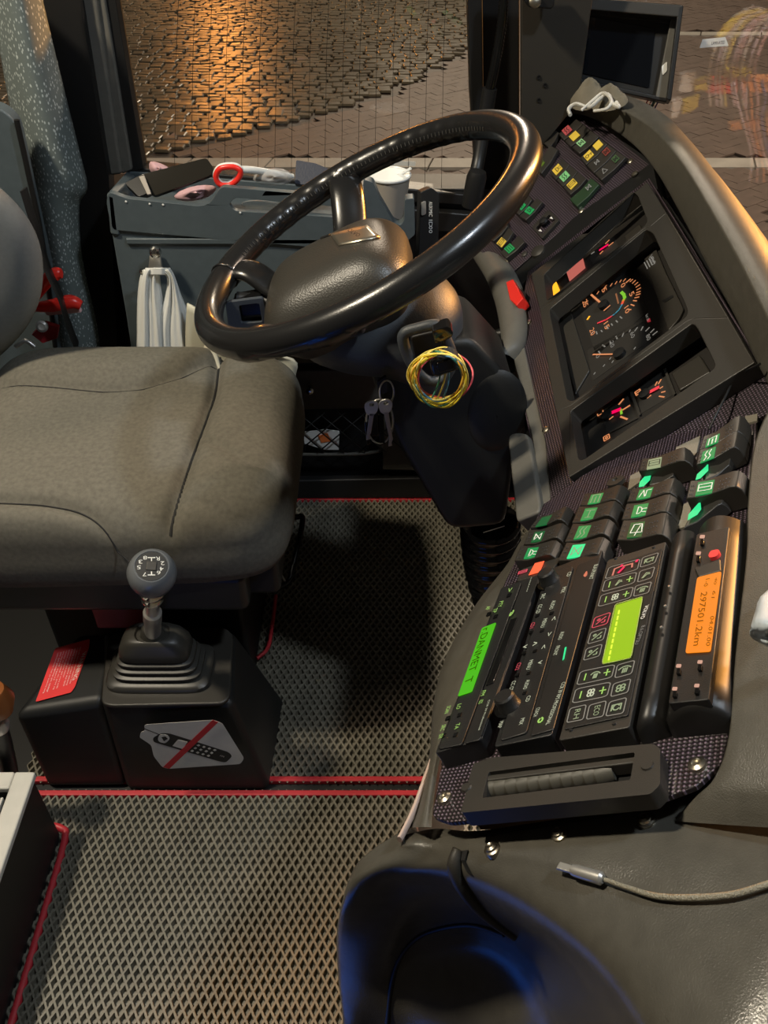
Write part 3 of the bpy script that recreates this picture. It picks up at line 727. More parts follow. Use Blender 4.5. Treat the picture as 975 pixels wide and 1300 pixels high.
# ================================================================ GEAR CONSOLE
gc = T('gear_console', 'black gear lever console box beside the seat with stickers', 'console')
ZG = .22; yf = .79
fr = lambda u, v: aty(u, v, yf)
A_ = [atz(128, 893, ZG), atz(296, 893, ZG), atz(297, 800, ZG), atz(130, 800, ZG)]
bot = [V((A_[0].x, yf - .005, 0)), V((-.19, yf - .005, 0)), V((-.18, .97, 0)), V((A_[3].x, .97, 0))]
link('housing', prism_me(A_, bot), m_shr, gc, bevel=.012, seg=4)
B_ = [atz(14, 908, .205), atz(132, 890, ZG - .003), atz(150, 800, ZG - .003), atz(96, 803, .205)]
bot = [V((B_[0].x, B_[0].y + .0, 0)), V((B_[1].x, yf, 0)), V((B_[2].x, .97, 0)), V((B_[3].x, .97, 0))]
link('rear_lobe', prism_me(B_, bot), m_shr, gc, bevel=.016, seg=4)
PG = PZ(ZG - .004)
# top plate with boot
prism('boot_plate', rnd([(128, 892), (136, 808), (180, 793), (288, 797), (296, 806), (292, 885), (282, 893), (140, 896)], 8), PZ(ZG), -.004, .004, m_bezel, gc, bevel=.003)
def sq_ring(u0, v0, hw, hd, z, r=.3, n=40):
    c = atz(u0, v0, z); out = []
    for k in range(n):
        th = 2 * math.pi * k / n; out.append(V((c.x + hw * sgn(math.cos(th)) * abs(math.cos(th)) ** r, c.y + hd * sgn(math.sin(th)) * abs(math.sin(th)) ** r, z)))
    return out
rings = []
cxg, cyg = atz(206, 852, ZG).x, atz(206, 852, ZG).y
def rg(hw, hd, z, r, ox=0): return [V((cxg + ox + hw * sgn(math.cos(t_)) * abs(math.cos(t_)) ** r, cyg + hd * sgn(math.sin(t_)) * abs(math.sin(t_)) ** r, z)) for t_ in [2 * math.pi * k / 48 for k in range(48)]]
for hw, hd, z, r in ((.080, .047, 0, .35), (.080, .047, .006, .35), (.076, .043, .009, .35), (.066, .036, .010, .4), (.068, .038, .013, .4), (.068, .038, .017, .4), (.060, .032, .019, .4), (.063, .034, .022, .4), (.063, .034, .026, .4), (.056, .029, .028, .42), (.059, .031, .031, .42), (.058, .031, .035, .42), (.051, .027, .037, .42),
                     (.054, .029, .040, .42), (.052, .028, .052, .45), (.044, .024, .064, .5), (.036, .022, .069, .6), (.026, .020, .070, .8), (.024, .019, .067, 1), (.018, .016, .067, 1), (.014, .013, .078, 1), (.011, .011, .080, 1), (.001, .001, .080, 1)):
    rings.append(rg(hw, hd, ZG + .004 + z * 1.25, r, .0))
o = grid('rubber_boot', rings, M('boot_rubber', (.035, .033, .028), .42), gc, cyc=True); o.data.set_sharp_from_angle(angle=math.radians(50)) 
lb = V((cxg, cyg, ZG + .085)); kt = aty(193, 728, .815); axk = (kt - lb).normalized()
lathe('lever_shaft', [(.0125, 0), (.0125, .050), (.0135, .052), (.0135, .075), (.010, .078), (.010, (kt - lb).length - .03)], lb, axk, m_steel, gc, seg=20)
lathe('chrome_collar', [(.0125, -.078), (.0150, -.074), (.0165, -.066), (.0140, -.058), (.0175, -.052), (.0185, -.044), (.0150, -.036), (.0120, -.030)], kt, axk, m_chrome, gc, seg=24)
kn = lathe('gear_knob', [(.012, -.038), (.020, -.034), (.028, -.020), (.0315, -.008), (.0325, .004), (.030, .014), (.026, .021), (.0225, .0245), (.0215, .0245), (.021, .0235), (.001, .0235)], kt, axk + V((0, -.12, .0)), M('knob_plastic', (.14, .15, .16), .28), gc, seg=40)
kax = (axk + V((0, -.12, .0))).normalized(); PKn = Pl(kt + kax * .0238, V((1, 0, 0)) - kax * kax.x, kax.cross(V((1, 0, 0))))
lathe('shift_pattern_disc', [(.001, 0), (.0205, 0), (.0205, .0006), (.001, .0008)], PKn.O, kax, m_ink, kn, seg=32)
cu_, cv_ = proj(PKn.O); obox('centre_square', PKn.O + kax * .0012, (PKn.a, PKn.l, kax), (.013, .013, .002), m_bezel, kn, bevel=.001)
for s, du, dv in (('7', -9, 10), ('6', 9, 8), ('5', -16, 1), ('3', -14, -6), ('8', -8, -11), ('2', 14, -4), ('4', 13, 3), ('R', 8, -10)):
    text(s, PKn, (cu_ + du + 2.5, cv_ + dv - 2.2), (cu_ + du - 2.5, cv_ + dv - 2.2), (cu_ + du + 2.5, cv_ + dv + 2.6), m_white, kn, h=.0009, name='numeral')
for dv, sg in ((-11, 1), (11, -1)):
    strokes('gate_mark', PKn, [(cu_ - 6, cv_ + dv + 4), (cu_ + 6, cv_ + dv + 4), (cu_ + 6, cv_ + dv - 4), (cu_ - 6, cv_ + dv - 4)], .0009, [[(.15, .5), (.85, .5)], [(.5, .5), (.5, .5 - .5 * sg)]], .0014, m_white, kn)
# red warning sticker
PL_ = Pl((B_[0] + B_[1] + B_[2] + B_[3]) / 4 + V((0, 0, .0008)), B_[1] - B_[0], B_[3] - B_[0])
ws_ = patch('warning_sticker', rnd([(70, 823), (114, 811), (113, 822), (95, 872), (90, 879), (45, 891)], 2), PL_, .0012, m_lblred, gc); lab(ws_, 'red rectangular WARNING sticker with fine white print')
text('WARNING', PL_, (104.5, 829), (91.5, 864), (110, 826.5), m_white, ws_, h=.0016)
fine_ = ['Do not start engine unless seat', 'is locked and brake applied', 'Check that all doors are shut', 'before moving the vehicle', 'Failure to follow the rules may', 'result in injury or loss of', 'braking effect', 'See the handbook for details', 'Maintenance only by trained staff']
for k, s in enumerate(fine_):
    t = (k + 1.4) / 10.4; a = (107 - 37 * t + 1.5, 819 + 9.5 * t + 1); b = (93 - 44 * t + 2, 868 + 16 * t)
    L_ = .95 if len(s) > 26 else .7
    b = (a[0] + (b[0] - a[0]) * L_, a[1] + (b[1] - a[1]) * L_)
    text(s, PL_, a, b, (a[0] - 2.0, a[1] + .5), m_white, ws_, h=.0016)
# no-phone sticker on the near face
PS = PY(yf - .0075)
sp = patch('phone_ban_sticker', rnd([(183, 920), (270, 914), (282, 918), (310, 963), (305, 970), (214, 976), (206, 974), (195, 960), (192, 946), (180, 938), (177, 936), (179, 929), (184, 928)], 3), Pl(PS.O, (1, 0, 0), (0, .02, 1)), .0012, m_stick, gc); lab(sp, 'white sticker with a black mobile phone struck out by a red bar')
PSf = Pl(PS.O, (1, 0, 0), (0, .02, 1))
patch('phone_body', rnd([(194, 937), (204, 931), (214, 931), (240, 939), (290, 955), (295, 960), (287, 968), (280, 967), (222, 950), (195, 942)], 3), PSf, .0016, m_ink, sp)
strokes('phone_antenna', PSf, [(183, 936), (204, 936), (204, 925), (183, 925)], .0016, [[(0, 1), (1, .25)]], .0016, m_ink, sp)
patch('earpiece', rnd([(200, 938), (203, 932), (213, 933), (216, 938), (210, 944), (202, 942)], 3), PSf, .0019, m_stick, sp)
patch('earpiece_centre', [(205, 936), (210, 935), (213, 938), (208, 941)], PSf, .0022, m_ink, sp)
patch('phone_screen', [(226, 939), (238, 942), (232, 951), (219, 947)], PSf, .0019, m_stick, sp)
for r_ in range(3):
    for c_ in range(4):
        u = 246 + c_ * 6.9 + r_ * -4.0 + 6; v = 947 + c_ * 2.0 + r_ * 3.6 - .6; patch('phone_key', [(u - 2.2, v), (u, v - 1.4), (u + 2.2, v), (u, v + 1.4)], PSf, .0019, m_stick, sp)
text('m', PSf, (279, 960), (284, 961.5), (280, 958.5), m_stick, sp, h=.0019)
patch('red_bar', [(270, 914), (277, 917), (215, 976), (207, 974)], PSf, .0026, m_redink, sp)
# ================================================================ STEERING WHEEL
sw = T('steering_wheel', 'glossy black four-spoke steering wheel with leather rim', 'steering wheel')
WC = V((-.030, .977, .888)); WT = math.radians(27.5); Wn = V((-math.sin(WT), 0, math.cos(WT))); W1 = V((0, 1, 0)); W2 = V((math.cos(WT), 0, math.sin(WT)))
Rw = .207
wp = lambda a, b, h=0: WC + W1 * a + W2 * b + Wn * h
rim = [wp(Rw * math.cos(t), Rw * math.sin(t)) for t in [2 * math.pi * k / 120 for k in range(120)]]
# leather-wrapped section carries finger scallops on the inside
vs, fs = [], []
for i in range(240):
    t = 2 * math.pi * i / 240; ct_, st_ = math.cos(t), math.sin(t); radial = W1 * ct_ + W2 * st_; c = WC + radial * Rw
    deg = math.degrees(t) % 360; scal = .0022 * abs(math.sin(t * 26)) if (deg < 52 or deg > 308) and not (deg < 12 ) else 0
    for k in range(20):
        a = 2 * math.pi * k / 20; rr_ = .0175
        inn = max(0, -math.cos(a)); rr_ += -scal * inn
        vs.append(c + radial * math.cos(a) * rr_ + Wn * math.sin(a) * rr_ * .97)
for i in range(240):
    for k in range(20): fs.append((i * 20 + k, i * 20 + (k + 1) % 20, ((i + 1) % 240) * 20 + (k + 1) % 20, ((i + 1) % 240) * 20 + k))
rim_o = mk('rim', vs, fs, m_leather, sw, smooth=True)
m_stitch = M('stitching', (.045, .04, .032), .7)
vs, fs = [], []
for i in range(70):
    t = math.radians(-62 + i * 1.8); radial = W1 * math.cos(t) + W2 * math.sin(t); p = WC + radial * (Rw - .0165) + Wn * .004
    me = tube_me([p - radial * .001, p + Wn * .004 + radial * .0005], .0006, 4); n = len(vs); vs += [v.co.copy() for v in me.vertices]; fs += [tuple(n + i_ for i_ in q.vertices) for q in me.polygons]; bpy.data.meshes.remove(me)
o = link('rim_stitching', mesh(vs, fs), m_stitch, sw); o['kind'] = 'stuff'
for dg in (-72,):
    t = math.radians(dg); radial = W1 * math.cos(t) + W2 * math.sin(t); c = WC + radial * Rw
    tube('rim_joint', [c + radial * math.cos(a) * .0182 + Wn * math.sin(a) * .0178 for a in [2 * math.pi * k / 16 for k in range(16)]], .0013, m_leather, sw, cyc=True, seg=6, sm=0)
for a, b in ((.80, -.12), (-.80, -.12), (.30, -.72), (-.62, -.5)):
    L_ = math.hypot(a, b); a, b = a / L_, b / L_
    pts = [wp(a * .205, b * .205, -.002), wp(a * .175, b * .175 - .002, -.012), wp(a * .13, b * .13 - .02, -.045), wp(a * .07, b * .07 - .04, -.07)]
    tube('spoke', pts, 1, m_leather, sw, seg=16, flat=(.023, .010), sm=8)
    tube('spoke_root', [wp(a * .207 - b * s, b * .207 + a * s, -.002 + 0) for s in (-.040, -.02, 0, .02, .040)], [.012, .0165, .0182, .0165, .012], m_leather, sw, seg=14)
# hub pad: rounded cushion tilted with the wheel
PHub = Pl(wp(0, -.045, -.02), W2, W1)
rows = []
hc = wp(.012, -.060, -.055)
for j in range(25):
    ph_ = math.pi / 2 * (j / 24); r = []
    for i in range(56):
        th = 2 * math.pi * i / 56; e = .45; k1 = math.cos(ph_) ** .5 if j < 24 else 0
        bx_ = sgn(math.cos(th)) * abs(math.cos(th)) ** e * k1; ay_ = sgn(math.sin(th)) * abs(math.sin(th)) ** e * k1
        r.append(hc + W2 * bx_ * .097 + W1 * ay_ * .086 + Wn * (.046 * math.sin(ph_) ** 1.3))
    rows.append(r)
low = [[hc + (p - hc) * s - Wn * d for p in rows[0]] for s, d in ((.80, .045), (.97, .022), (1.0, .006))]
hub = grid('hub_pad', low + rows, m_hub, sw, cyc=True)
from mathutils.bvhtree import BVHTree
def bvh(o): return BVHTree.FromPolygons([v.co.copy() for v in o.data.vertices], [tuple(p.vertices) for p in o.data.polygons])
def hit(bv, u, v, off=0):
    r = ray(u, v).normalized(); p, n, i_, d = bv.ray_cast(CAM, r)
    return (p - r * off) if p is not None else None
HB = bvh(hub)
def drape(name, q, bv, off, mat, par, nx=10, ny=5):
    rows = []
    for j in range(ny + 1):
        y_ = j / ny; r = []
        for i in range(nx + 1):
            x = i / nx; u = (q[0][0] * (1 - x) + q[1][0] * x) * (1 - y_) + (q[3][0] * (1 - x) + q[2][0] * x) * y_; v = (q[0][1] * (1 - x) + q[1][1] * x) * (1 - y_) + (q[3][1] * (1 - x) + q[2][1] * x) * y_
            r.append(hit(bv, u, v, off) or PD(u, v, 1.0))
        rows.append(r)
    return grid(name, rows, mat, par, thick=.0012)
bd = drape('badge', [(430, 312), (483, 301), (466, 286), (419, 297)], HB, .0022, M('badge_metal', (.42, .38, .30), .32, .9), sw); lab(bd, 'brushed metal badge plate')
co_, fa_ = glyph('VOLVO'); vs = []
for x, y_ in co_: vs.append(hit(HB, 437 + 17 * x + 4.5 * y_, 291 + 10 * x - 3.5 * y_, .004) or PD(450, 300, 1))
link('lettering', mesh(vs, fa_, fix=False), m_ink, bd)
tube('hub_groove', [p for p in [hit(HB, u, v, .0002) for u, v in ((355, 331), (360, 324), (376, 316), (392, 309), (408, 303), (419, 299))] if p is not None], .0022, m_black, sw, seg=8)
lathe('hub_boss', [(.050, -.10), (.055, -.06), (.06, -.04), (.05, -.035)], wp(0, -.03, 0), Wn, m_dark, sw, seg=28)

# ================================================================ STEERING COLUMN
sc = T('steering_column', 'black steering column shroud with blue-grey upper cowl and ribbed gaiter', 'steering column')
# cowl: loft of ellipses from beneath the hub to the ignition
rows = []
for (u, v, y_, a, b) in ((430, 372, 1.0, .075, .075), (452, 392, 1.0, .088, .085), (492, 408, .995, .088, .088), (528, 424, .99, .070, .082), (548, 450, .985, .050, .070), (555, 480, .98, .040, .055), (560, 500, .98, .02, .03)):
    c = aty(u, v, y_); ax_ = V((.62, 0, -.78)).normalized(); e2 = V((.78, 0, .62)).normalized()
    rows.append([c + e2 * a * math.cos(t) + W1 * b * math.sin(t) for t in [2 * math.pi * k / 36 for k in range(36)]])
grid('upper_cowl', fine([[*r] for r in rows], 1, 5), m_col, sc, cyc=True)
Pc = Pl((.1, .90, .5), (1, 0, 0), (0, .12, 1))
prism('lower_shroud', rnd([(478, 440), (600, 430), (655, 490), (655, 575), (642, 668), (580, 674), (566, 668), (505, 565), (470, 478)], 14), Pc, -.16, 0, m_shr, sc, bevel=.018, seg=4)
rows = []
for r_, h in ((.050, 0), (.045, .010), (.032, .017), (.012, .021), (.001, .0215)): rows.append([Pc.pt(630, 525, .0) + Pc.a * r_ * .8 * math.cos(t) + Pc.l * r_ * 1.2 * math.sin(t) + Pc.n * (h * .5 - .003) for t in [2 * math.pi * k / 28 for k in range(28)]])
grid('knee_bulge', rows, m_shr, sc, cyc=True, sub=1)
pts = cr([aty(622, 660, .98), aty(624, 700, .98), aty(632, 745, .98), aty(650, 800, .98)], 14)
o = link('ribbed_gaiter', tube_me(pts, [.041 + .006 * abs(math.sin(i * 1.5708 / 2)) for i in range(len(pts))], 28), m_gloss, sc, smooth=True)
strokes('shroud_edge', Pc, [(614, 676), (640, 668), (640, 660), (614, 660)], .001, [[(0, 0), (1, 0)]], .0015, m_steel, sc)
# cradle ring with two glossy black plugs
tube('cradle_ring', [aty(u, v, .868) for u, v in ((512, 425), (530, 417), (556, 413), (566, 430), (574, 455), (566, 478), (545, 484), (528, 470), (516, 448))], .0065, m_col, sc, cyc=True, seg=10)
prism('plug_socket', rnd([(520, 428), (562, 418), (570, 470), (548, 480), (528, 462)], 6), PY(.885), -.03, 0, m_black, sc, bevel=.004)
prism('black_plug', rnd([(548, 420), (570, 414), (576, 424), (572, 430), (552, 437)], 3), PY(.85), -.02, 0, m_gloss, sc, bevel=.004, seg=3)
tube('stalk', [aty(300, 388, 1.02), aty(340, 392, 1.02), aty(400, 398, 1.0)], 1, m_dark, sc, seg=10, flat=(.012, .02), sm=4)
prism('stalk_end', rnd([(293, 386), (330, 379), (336, 410), (300, 413)], 4), PY(1.0), -.03, 0, m_gloss, sc, bevel=.004)
frame('stalk_guard', rnd([(286, 384), (334, 378), (341, 415), (290, 416)], 5), [rnd([(303, 388), (329, 385), (333, 409), (306, 411)], 3)], PY(.99), -.006, 0, m_col, sc)
tube('column_bracket', [aty(480, 470, .98), aty(475, 445, 1.0), aty(485, 430, 1.02)], .022, m_dark, sc, seg=14)
tube('pedal_linkage', [aty(598, 425, 1.2), aty(628, 424, 1.2), aty(640, 424, 1.2)], [.006, .006, .012], m_dark, sc, seg=8, sm=2)
# coiled wires
cw = T('coiled_wires', 'hank of yellow wires with red and blue strands hanging on the column', 'wire coil')
y3 = [M('yellow_wire', (.75, .55, .03), .4), M('pale_yellow_wire', (.8, .65, .15), .4), M('orange_yellow_wire', (.75, .38, .03), .4)]
m_wr = M('red_wire', (.75, .10, .12), .4); m_wb = M('blue_wire', (.10, .28, .42), .4); m_wg = M('green_wire', (.05, .22, .15), .4)
r3 = random.Random(5)
for k in range(13):
    m = [y3[0], y3[1], y3[0], y3[2], y3[0], y3[1]][k % 6]
    if k == 4: m = m_wr
    if k == 8: m = m_wb
    if k == 11: m = m_wg
    cxk, cyk, rx, ry = 557 + r3.uniform(-3, 3) + (7 if k == 4 else 0), 480 + r3.uniform(-3, 3), 34 + r3.uniform(-4.5, 3), 32 + r3.uniform(-4, 3); ph0 = r3.uniform(0, 6)
    pts = [aty(cxk + rx * math.cos(t) * (1 + .05 * math.sin(2 * t + ph0)), cyk + ry * math.sin(t) * (1 + .06 * math.cos(3 * t + ph0)), .835 + .012 * math.sin(t * 2 + ph0)) for t in [2 * math.pi * i / 14 for i in range(14)]]
    tube('wire_loop', pts, .0011, m, cw, cyc=True, seg=6, sm=5)
for u0, u1, m in ((560, 545, m_wg), (566, 552, y3[1]), (570, 560, m_wb)): tube('wire_tail', [aty(u0, 470, .84), aty((u0 + u1) / 2 + 3, 490, .838), aty(u1, 512, .838)], .0011, m, cw, seg=6)
cn = prism('connector_block', rnd([(545, 462), (550, 455), (574, 450), (583, 456), (583, 470), (556, 480), (549, 478)], 4), PY(.828), -.02, 0, M('wire_connector', (.03, .036, .042), .2), cw, bevel=.004, seg=3)
prism('connector_face', rnd([(553, 462), (573, 456), (577, 468), (557, 474)], 3), PY(.8275), 0, .002, m_gloss, cn, bevel=.001)
# keys
ks = T('bunch_of_keys', 'bunch of steel keys with black fobs hanging from the ignition', 'keys')
yk = .90
tube('key_ring', [aty(491 + 9 * math.cos(t), 498 + 15 * math.sin(t), yk - .004 + .004 * math.cos(t)) for t in [2 * math.pi * i / 16 for i in range(16)]], .0012, m_steel, ks, cyc=True, seg=6, sm=3)
tube('key_ring', [aty(482 + 17 * math.cos(t), 535 + 28 * math.sin(t), yk - .004 + .004 * math.cos(t)) for t in [2 * math.pi * i / 16 for i in range(16)]], .0013, m_steel, ks, cyc=True, seg=6, sm=3)
prism('ignition_key', rnd([(478, 486), (490, 478), (493, 498), (480, 502)], 3), PY(yk - .005), -.006, 0, m_black, ks, bevel=.002)
for (u, v, u2, v2) in ((490, 515, 496, 566), (472, 517, 468, 558)):
    frame('key_bow', rnd([(u - 10, v - 4), (u, v - 9), (u + 9, v - 5), (u + 7, v + 7), (u - 1, v + 12), (u - 8, v + 8)], 5), [rnd([(u - 3, v - 5), (u + 3, v - 5), (u + 3, v - 1), (u - 3, v - 1)], 2)], PY(yk - .010), -.002, 0, m_steel, ks, bev=.0004)
    prism('key_blade', [(u - 3, v + 8), (u + 3, v + 8), (u2 + 3, v2 - 8), (u2 + 1, v2 - 4), (u2 + 2, v2), (u2 - 3, v2 + 1), (u2 - 2, v2 - 10)], PY(yk - .010), -.002, 0, m_zinc, ks, bevel=.0004)
for (u, v, w_, h_) in ((474, 530, 7, 24), (484, 540, 5, 26), (466, 545, 4, 20)):
    prism('fob', rnd([(u - w_, v - h_ / 2), (u + w_ - 2, v - h_ / 2), (u + w_, v + h_), (u - w_ + 3, v + h_)], 3), PY(yk - .006 + random.uniform(-.004, .002)), -.006, 0, m_gloss, ks, bevel=.002)

# ================================================================ DASHBOARD
ds = T('dashboard', 'wraparound dark grey dashboard moulding with dotted trim panels', 'dashboard')
# dotted trim panels
frame('dotted_trim', [(645, 395), (664, 380), (670, 345), (824, 226), (862, 286), (972, 470), (985, 500), (985, 520), (700, 655), (688, 650)], [[(680, 352), (820, 238), (856, 290), (950, 458), (724, 598), (703, 500)]], P1, -.006, .0, m_carb, ds, bev=.0005)
trR = prism('dotted_trim', rnd([(690, 640), (740, 603), (960, 478), (960, 700), (928, 905), (918, 966), (884, 998), (840, 1014), (706, 1030), (570, 1044), (548, 1036), (560, 972), (640, 740)], 6), PR, -.004, .0, m_carb, ds, bevel=.001)
prism('dotted_trim', rnd([(588, 300), (700, 165), (728, 140), (752, 148), (830, 214), (736, 272), (648, 348), (640, 344)], 4), PF, -.006, .0, m_carb, ds, bevel=.001)
# base volumes behind the trims
prism('carcass', [(640, 400), (830, 230), (990, 470), (990, 560), (700, 655), (686, 650)], P1, -.05, -.024, m_black, ds, bevel=0)
prism('carcass', [(640, 760), (690, 640), (960, 478), (975, 700), (915, 900), (860, 940), (700, 990), (575, 1000), (560, 970)], PR, -.05, -.008, m_black, ds, bevel=0)
prism('carcass', [(588, 300), (700, 160), (730, 136), (840, 214), (736, 275), (648, 352)], PF, -.06, -.008, m_black, ds, bevel=0)
prism('step_filler', [(640, 344), (734, 272), (828, 206), (835, 240), (672, 352), (650, 372)], P1, -.03, -.002, m_black, ds, bevel=0)
# driver-side trims
KN = [(604, 318), (614, 325), (650, 372), (664, 440)]
rows = []
for (u, v, w_) in ((604, 300, 13), (612, 318, 13), (632, 345, 15), (646, 375, 16), (652, 405, 15), (654, 430, 14), (650, 450, 12), (643, 462, 8)):
    c = P1.pt(u, v, .004); rows.append([c + P1.a * (w_ * .00125 * math.cos(t) * 1.2) + P1.n * (.018 * math.sin(t)) for t in [2 * math.pi * k / 16 for k in range(16)]])
grid('knee_bolster', fine(rows, 1, 4), m_grey, ds, cyc=True)
prism('edge_strip', [(646, 432), (660, 418), (692, 560), (700, 648), (690, 650), (676, 560)], P1, -.02, .002, m_grey, ds, bevel=.002)
prism('edge_block', rnd([(644, 556), (650, 549), (668, 549), (672, 560), (686, 640), (684, 650), (655, 662)], 5), P1, -.035, .010, m_grey, ds, bevel=.004)
# instrument hood rails: inner edge, face crest, outer edge, back
inn = [(690, 172, PF), (722, 146, PF), (756, 152, PF), (800, 180, PF), (832, 216, P1), (866, 275, P1), (900, 340, P1), (935, 405, P1), (962, 462, P1), (985, 505, P1)]
rw0 = [p.pt(u, v, -.02) for u, v, p in inn]; rw1 = [p.pt(u, v, .010) for u, v, p in inn]
cres = [(686, 160, .03), (724, 138, .035), (776, 136, .04), (826, 160, .045), (866, 205, .05), (905, 268, .055), (940, 330, .055), (975, 400, .055), (1010, 470, .05), (1040, 540, .05)]
rw2 = [(PF if i < 4 else P1).pt(u, v, h) for i, (u, v, h) in enumerate(cres)]
outr = [(700, 148), (735, 130), (790, 128), (842, 152), (872, 180), (905, 214), (940, 258), (985, 320), (1040, 400), (1100, 480)]
rw3 = [(PF if i < 4 else P1).pt(u, v, (.03, .0, -.02, -.03)[i] if i < 4 else -.035) for i, (u, v) in enumerate(outr)]
mid = [a * .5 + b * .5 + V((.004, .004, .014)) for a, b in zip(rw2, rw3)]
rw4 = [p + V((.015, .02, -.25)) for p in rw3]
def dense(rws, n=6): return [cr(r, n) for r in rws]
q = dense([rw0, rw1, [a * .92 + b * .08 for a, b in zip(rw1, rw2)], [a * .08 + b * .92 for a, b in zip(rw1, rw2)], rw2, mid, [a * .06 + b * .94 for a, b in zip(mid, rw3)], rw3, rw4])
grid('dash_top', q, m_dash, ds)
# console right of the radios
rg_ = [(985, 505), (962, 560), (953, 640), (952, 700), (938, 830), (930, 930), (912, 985), (885, 1012), (862, 1040)]
hr_ = [.012, .012, .012, .012, .010, .004, -.004, -.012, -.022]
a0 = [PR.pt(u, v, -.03) for u, v in rg_]; a1 = [PR.pt(u + 2, v + 1, h) for (u, v), h in zip(rg_, hr_)]
a2 = [PR.pt(u + 14, v + 4, h + .006) for (u, v), h in zip(rg_, hr_)]; a3 = [PR.pt(u + 260, v + 20, h + .012) for (u, v), h in zip(rg_, hr_)]
# lower body: control rows (u, v, extra depth behind PR)
def bd_(u, v, h): return PR.pt(u, v, h)
def lo_(u, v, d): return PD(u, v, d)
dR = lambda u, v: (PR.pt(u, v, -.012) - CAM).dot(FW)
E0 = [(512, 1060), (552, 1052), (600, 1055), (662, 1047), (777, 1029), (840, 1017), (880, 1003), (925, 967), (960, 935), (1080, 900)]
def dC(u, v): return max(dR(u, v), .33)
def row(pts, ofs): return [lo_(u, v, dC(u, v) + (ofs[i] if isinstance(ofs, (list, tuple)) else ofs)) for i, (u, v) in enumerate(pts)]
R0 = row(E0, .016); R0b = row([(u, v + 6) for u, v in E0], .010); R0c = row([(u, v + 14) for u, v in E0], .008)
R1 = [(500, 1080), (560, 1085), (640, 1092), (730, 1105), (815, 1110), (870, 1120), (915, 1120), (955, 1120), (1010, 1120), (1100, 1120)]; RR1 = row(R1, .014)
R2 = [(452, 1112), (510, 1106), (580, 1110), (650, 1130), (715, 1163), (770, 1206), (815, 1258), (850, 1315), (900, 1400), (960, 1500)]; RR2 = row(R2, .028)
R3 = [(436, 1150), (500, 1132), (565, 1134), (630, 1156), (690, 1192), (740, 1235), (780, 1285), (815, 1340), (860, 1430), (900, 1520)]; RR3 = row(R3, .065)
R4 = [(429, 1190), (490, 1190), (535, 1168), (600, 1172), (655, 1196), (690, 1230), (725, 1275), (760, 1330), (800, 1420), (820, 1500)]; RR4 = row(R4, .13)
R5 = [(430, 1240), (478, 1245), (525, 1215), (590, 1205), (635, 1218), (670, 1250), (700, 1300), (730, 1350), (760, 1430), (780, 1500)]; RR5 = row(R5, .19)
R6 = [(436, 1300), (478, 1300), (520, 1300), (560, 1310), (600, 1320), (640, 1340), (670, 1370), (700, 1400), (720, 1450), (740, 1500)]; RR6 = row(R6, .24)
R7 = [(442, 1400), (478, 1400), (520, 1400), (560, 1400), (600, 1420), (640, 1440), (670, 1450), (700, 1480), (720, 1500), (740, 1540)]; RR7 = row(R7, .34)
body = [R0, R0b, R0c, RR1, RR2, RR3, RR4, RR5, RR6, RR7]
# wrap the left edge away from the camera and down
full = []
for j, r in enumerate(body):
    p = r[0]; q1 = p + ray(*proj(p)) * .03 + V((.012, .01, -.01)); q2 = V((q1.x + .03, q1.y + .03, q1.z * .5)); full.append([q2, q1] + r)
lower = grid('lower_body', fine(full, 6, 6), M('satin_dash_plastic', (.072, .067, .055), .24, bump=.2, scale=900, noise=.1), ds)
LB = bvh(lower)
def ob(u, v, off=0):
    p = hit(LB, u, v, off)
    return p if p is not None else PD(u, v, .52)
# left flank from the switches down to the strip
sil = [(686, 655), (658, 690), (640, 722), (604, 768), (572, 820), (555, 862), (546, 905), (543, 950), (536, 990), (526, 1030), (518, 1052)]
inr = [(694, 655), (675, 690), (655, 735), (640, 768), (620, 820), (600, 862), (580, 905), (562, 950), (554, 990), (549, 1030), (548, 1050)]
s0 = [PR.pt(u, v, -.006) for u, v in inr]; s1 = [PR.pt(u * .5 + a * .5, v, -.004) for (u, v), (a, b) in zip(inr, sil)]
s2 = [PR.pt(u + 3, v, -.022) for u, v in sil]; s3 = [p + V((.01, .01, -.03)) for p in [PR.pt(u, v, -.04) for u, v in sil]]; s4 = [V((p.x + .10, p.y + .08, .0)) for p in s3]
s4 = [V((p.x + .04, p.y + .04, .3)) for p in s3]
grid('console_flank', fine([s0, s1, s2, s3, s4], 5, 5), m_dash, ds)
strip = [(606, 822), (590, 850), (572, 895), (560, 935), (545, 975), (527, 1025), (513, 1055), (507, 1066)]
tube('pale_edge_strip', [PR.pt(u, v, -.012) for u, v in strip], 1, M('pale_strip', (.55, .42, .36), .5), ds, seg=8, flat=(.0022, .0035))
grid('console_side', fine([a0, a1, a2, a3], 5, 4), m_dash, ds)
# groove, slit and panel seam
def onb(u, v, k): return PD(u, v, k)
tube('panel_seam', [ob(u, v, .001) for u, v in ((582, 1078), (577, 1098), (584, 1120), (602, 1145), (628, 1170), (655, 1190))], [.004, .005, .005, .005, .004, .003], m_bezel, ds, seg=10)
sl = [(587, 1080), (594, 1079), (590, 1092), (600, 1112), (592, 1106), (585, 1092)]
link('slit', prism_me([ob(u, v, .002) for u, v in sl], [ob(u, v, -.01) for u, v in sl]), m_black, ds)
tube('bowl_seam', [ob(u, v, .0005) for u, v in ((492, 1299), (497, 1250), (508, 1215), (530, 1190), (560, 1178), (600, 1174), (640, 1186))], .0022, m_black, ds, seg=8)
for u, v in ((625, 1078), (710, 1059), (820, 1042)):
    lathe('trim_screw', [(.0055, -.003), (.0055, .0008), (.0042, .0015), (.0038, .0028), (.0022, .0038), (.001, .0032)], ob(u, v, .0005), PR.n, m_zinc, ds, seg=16)
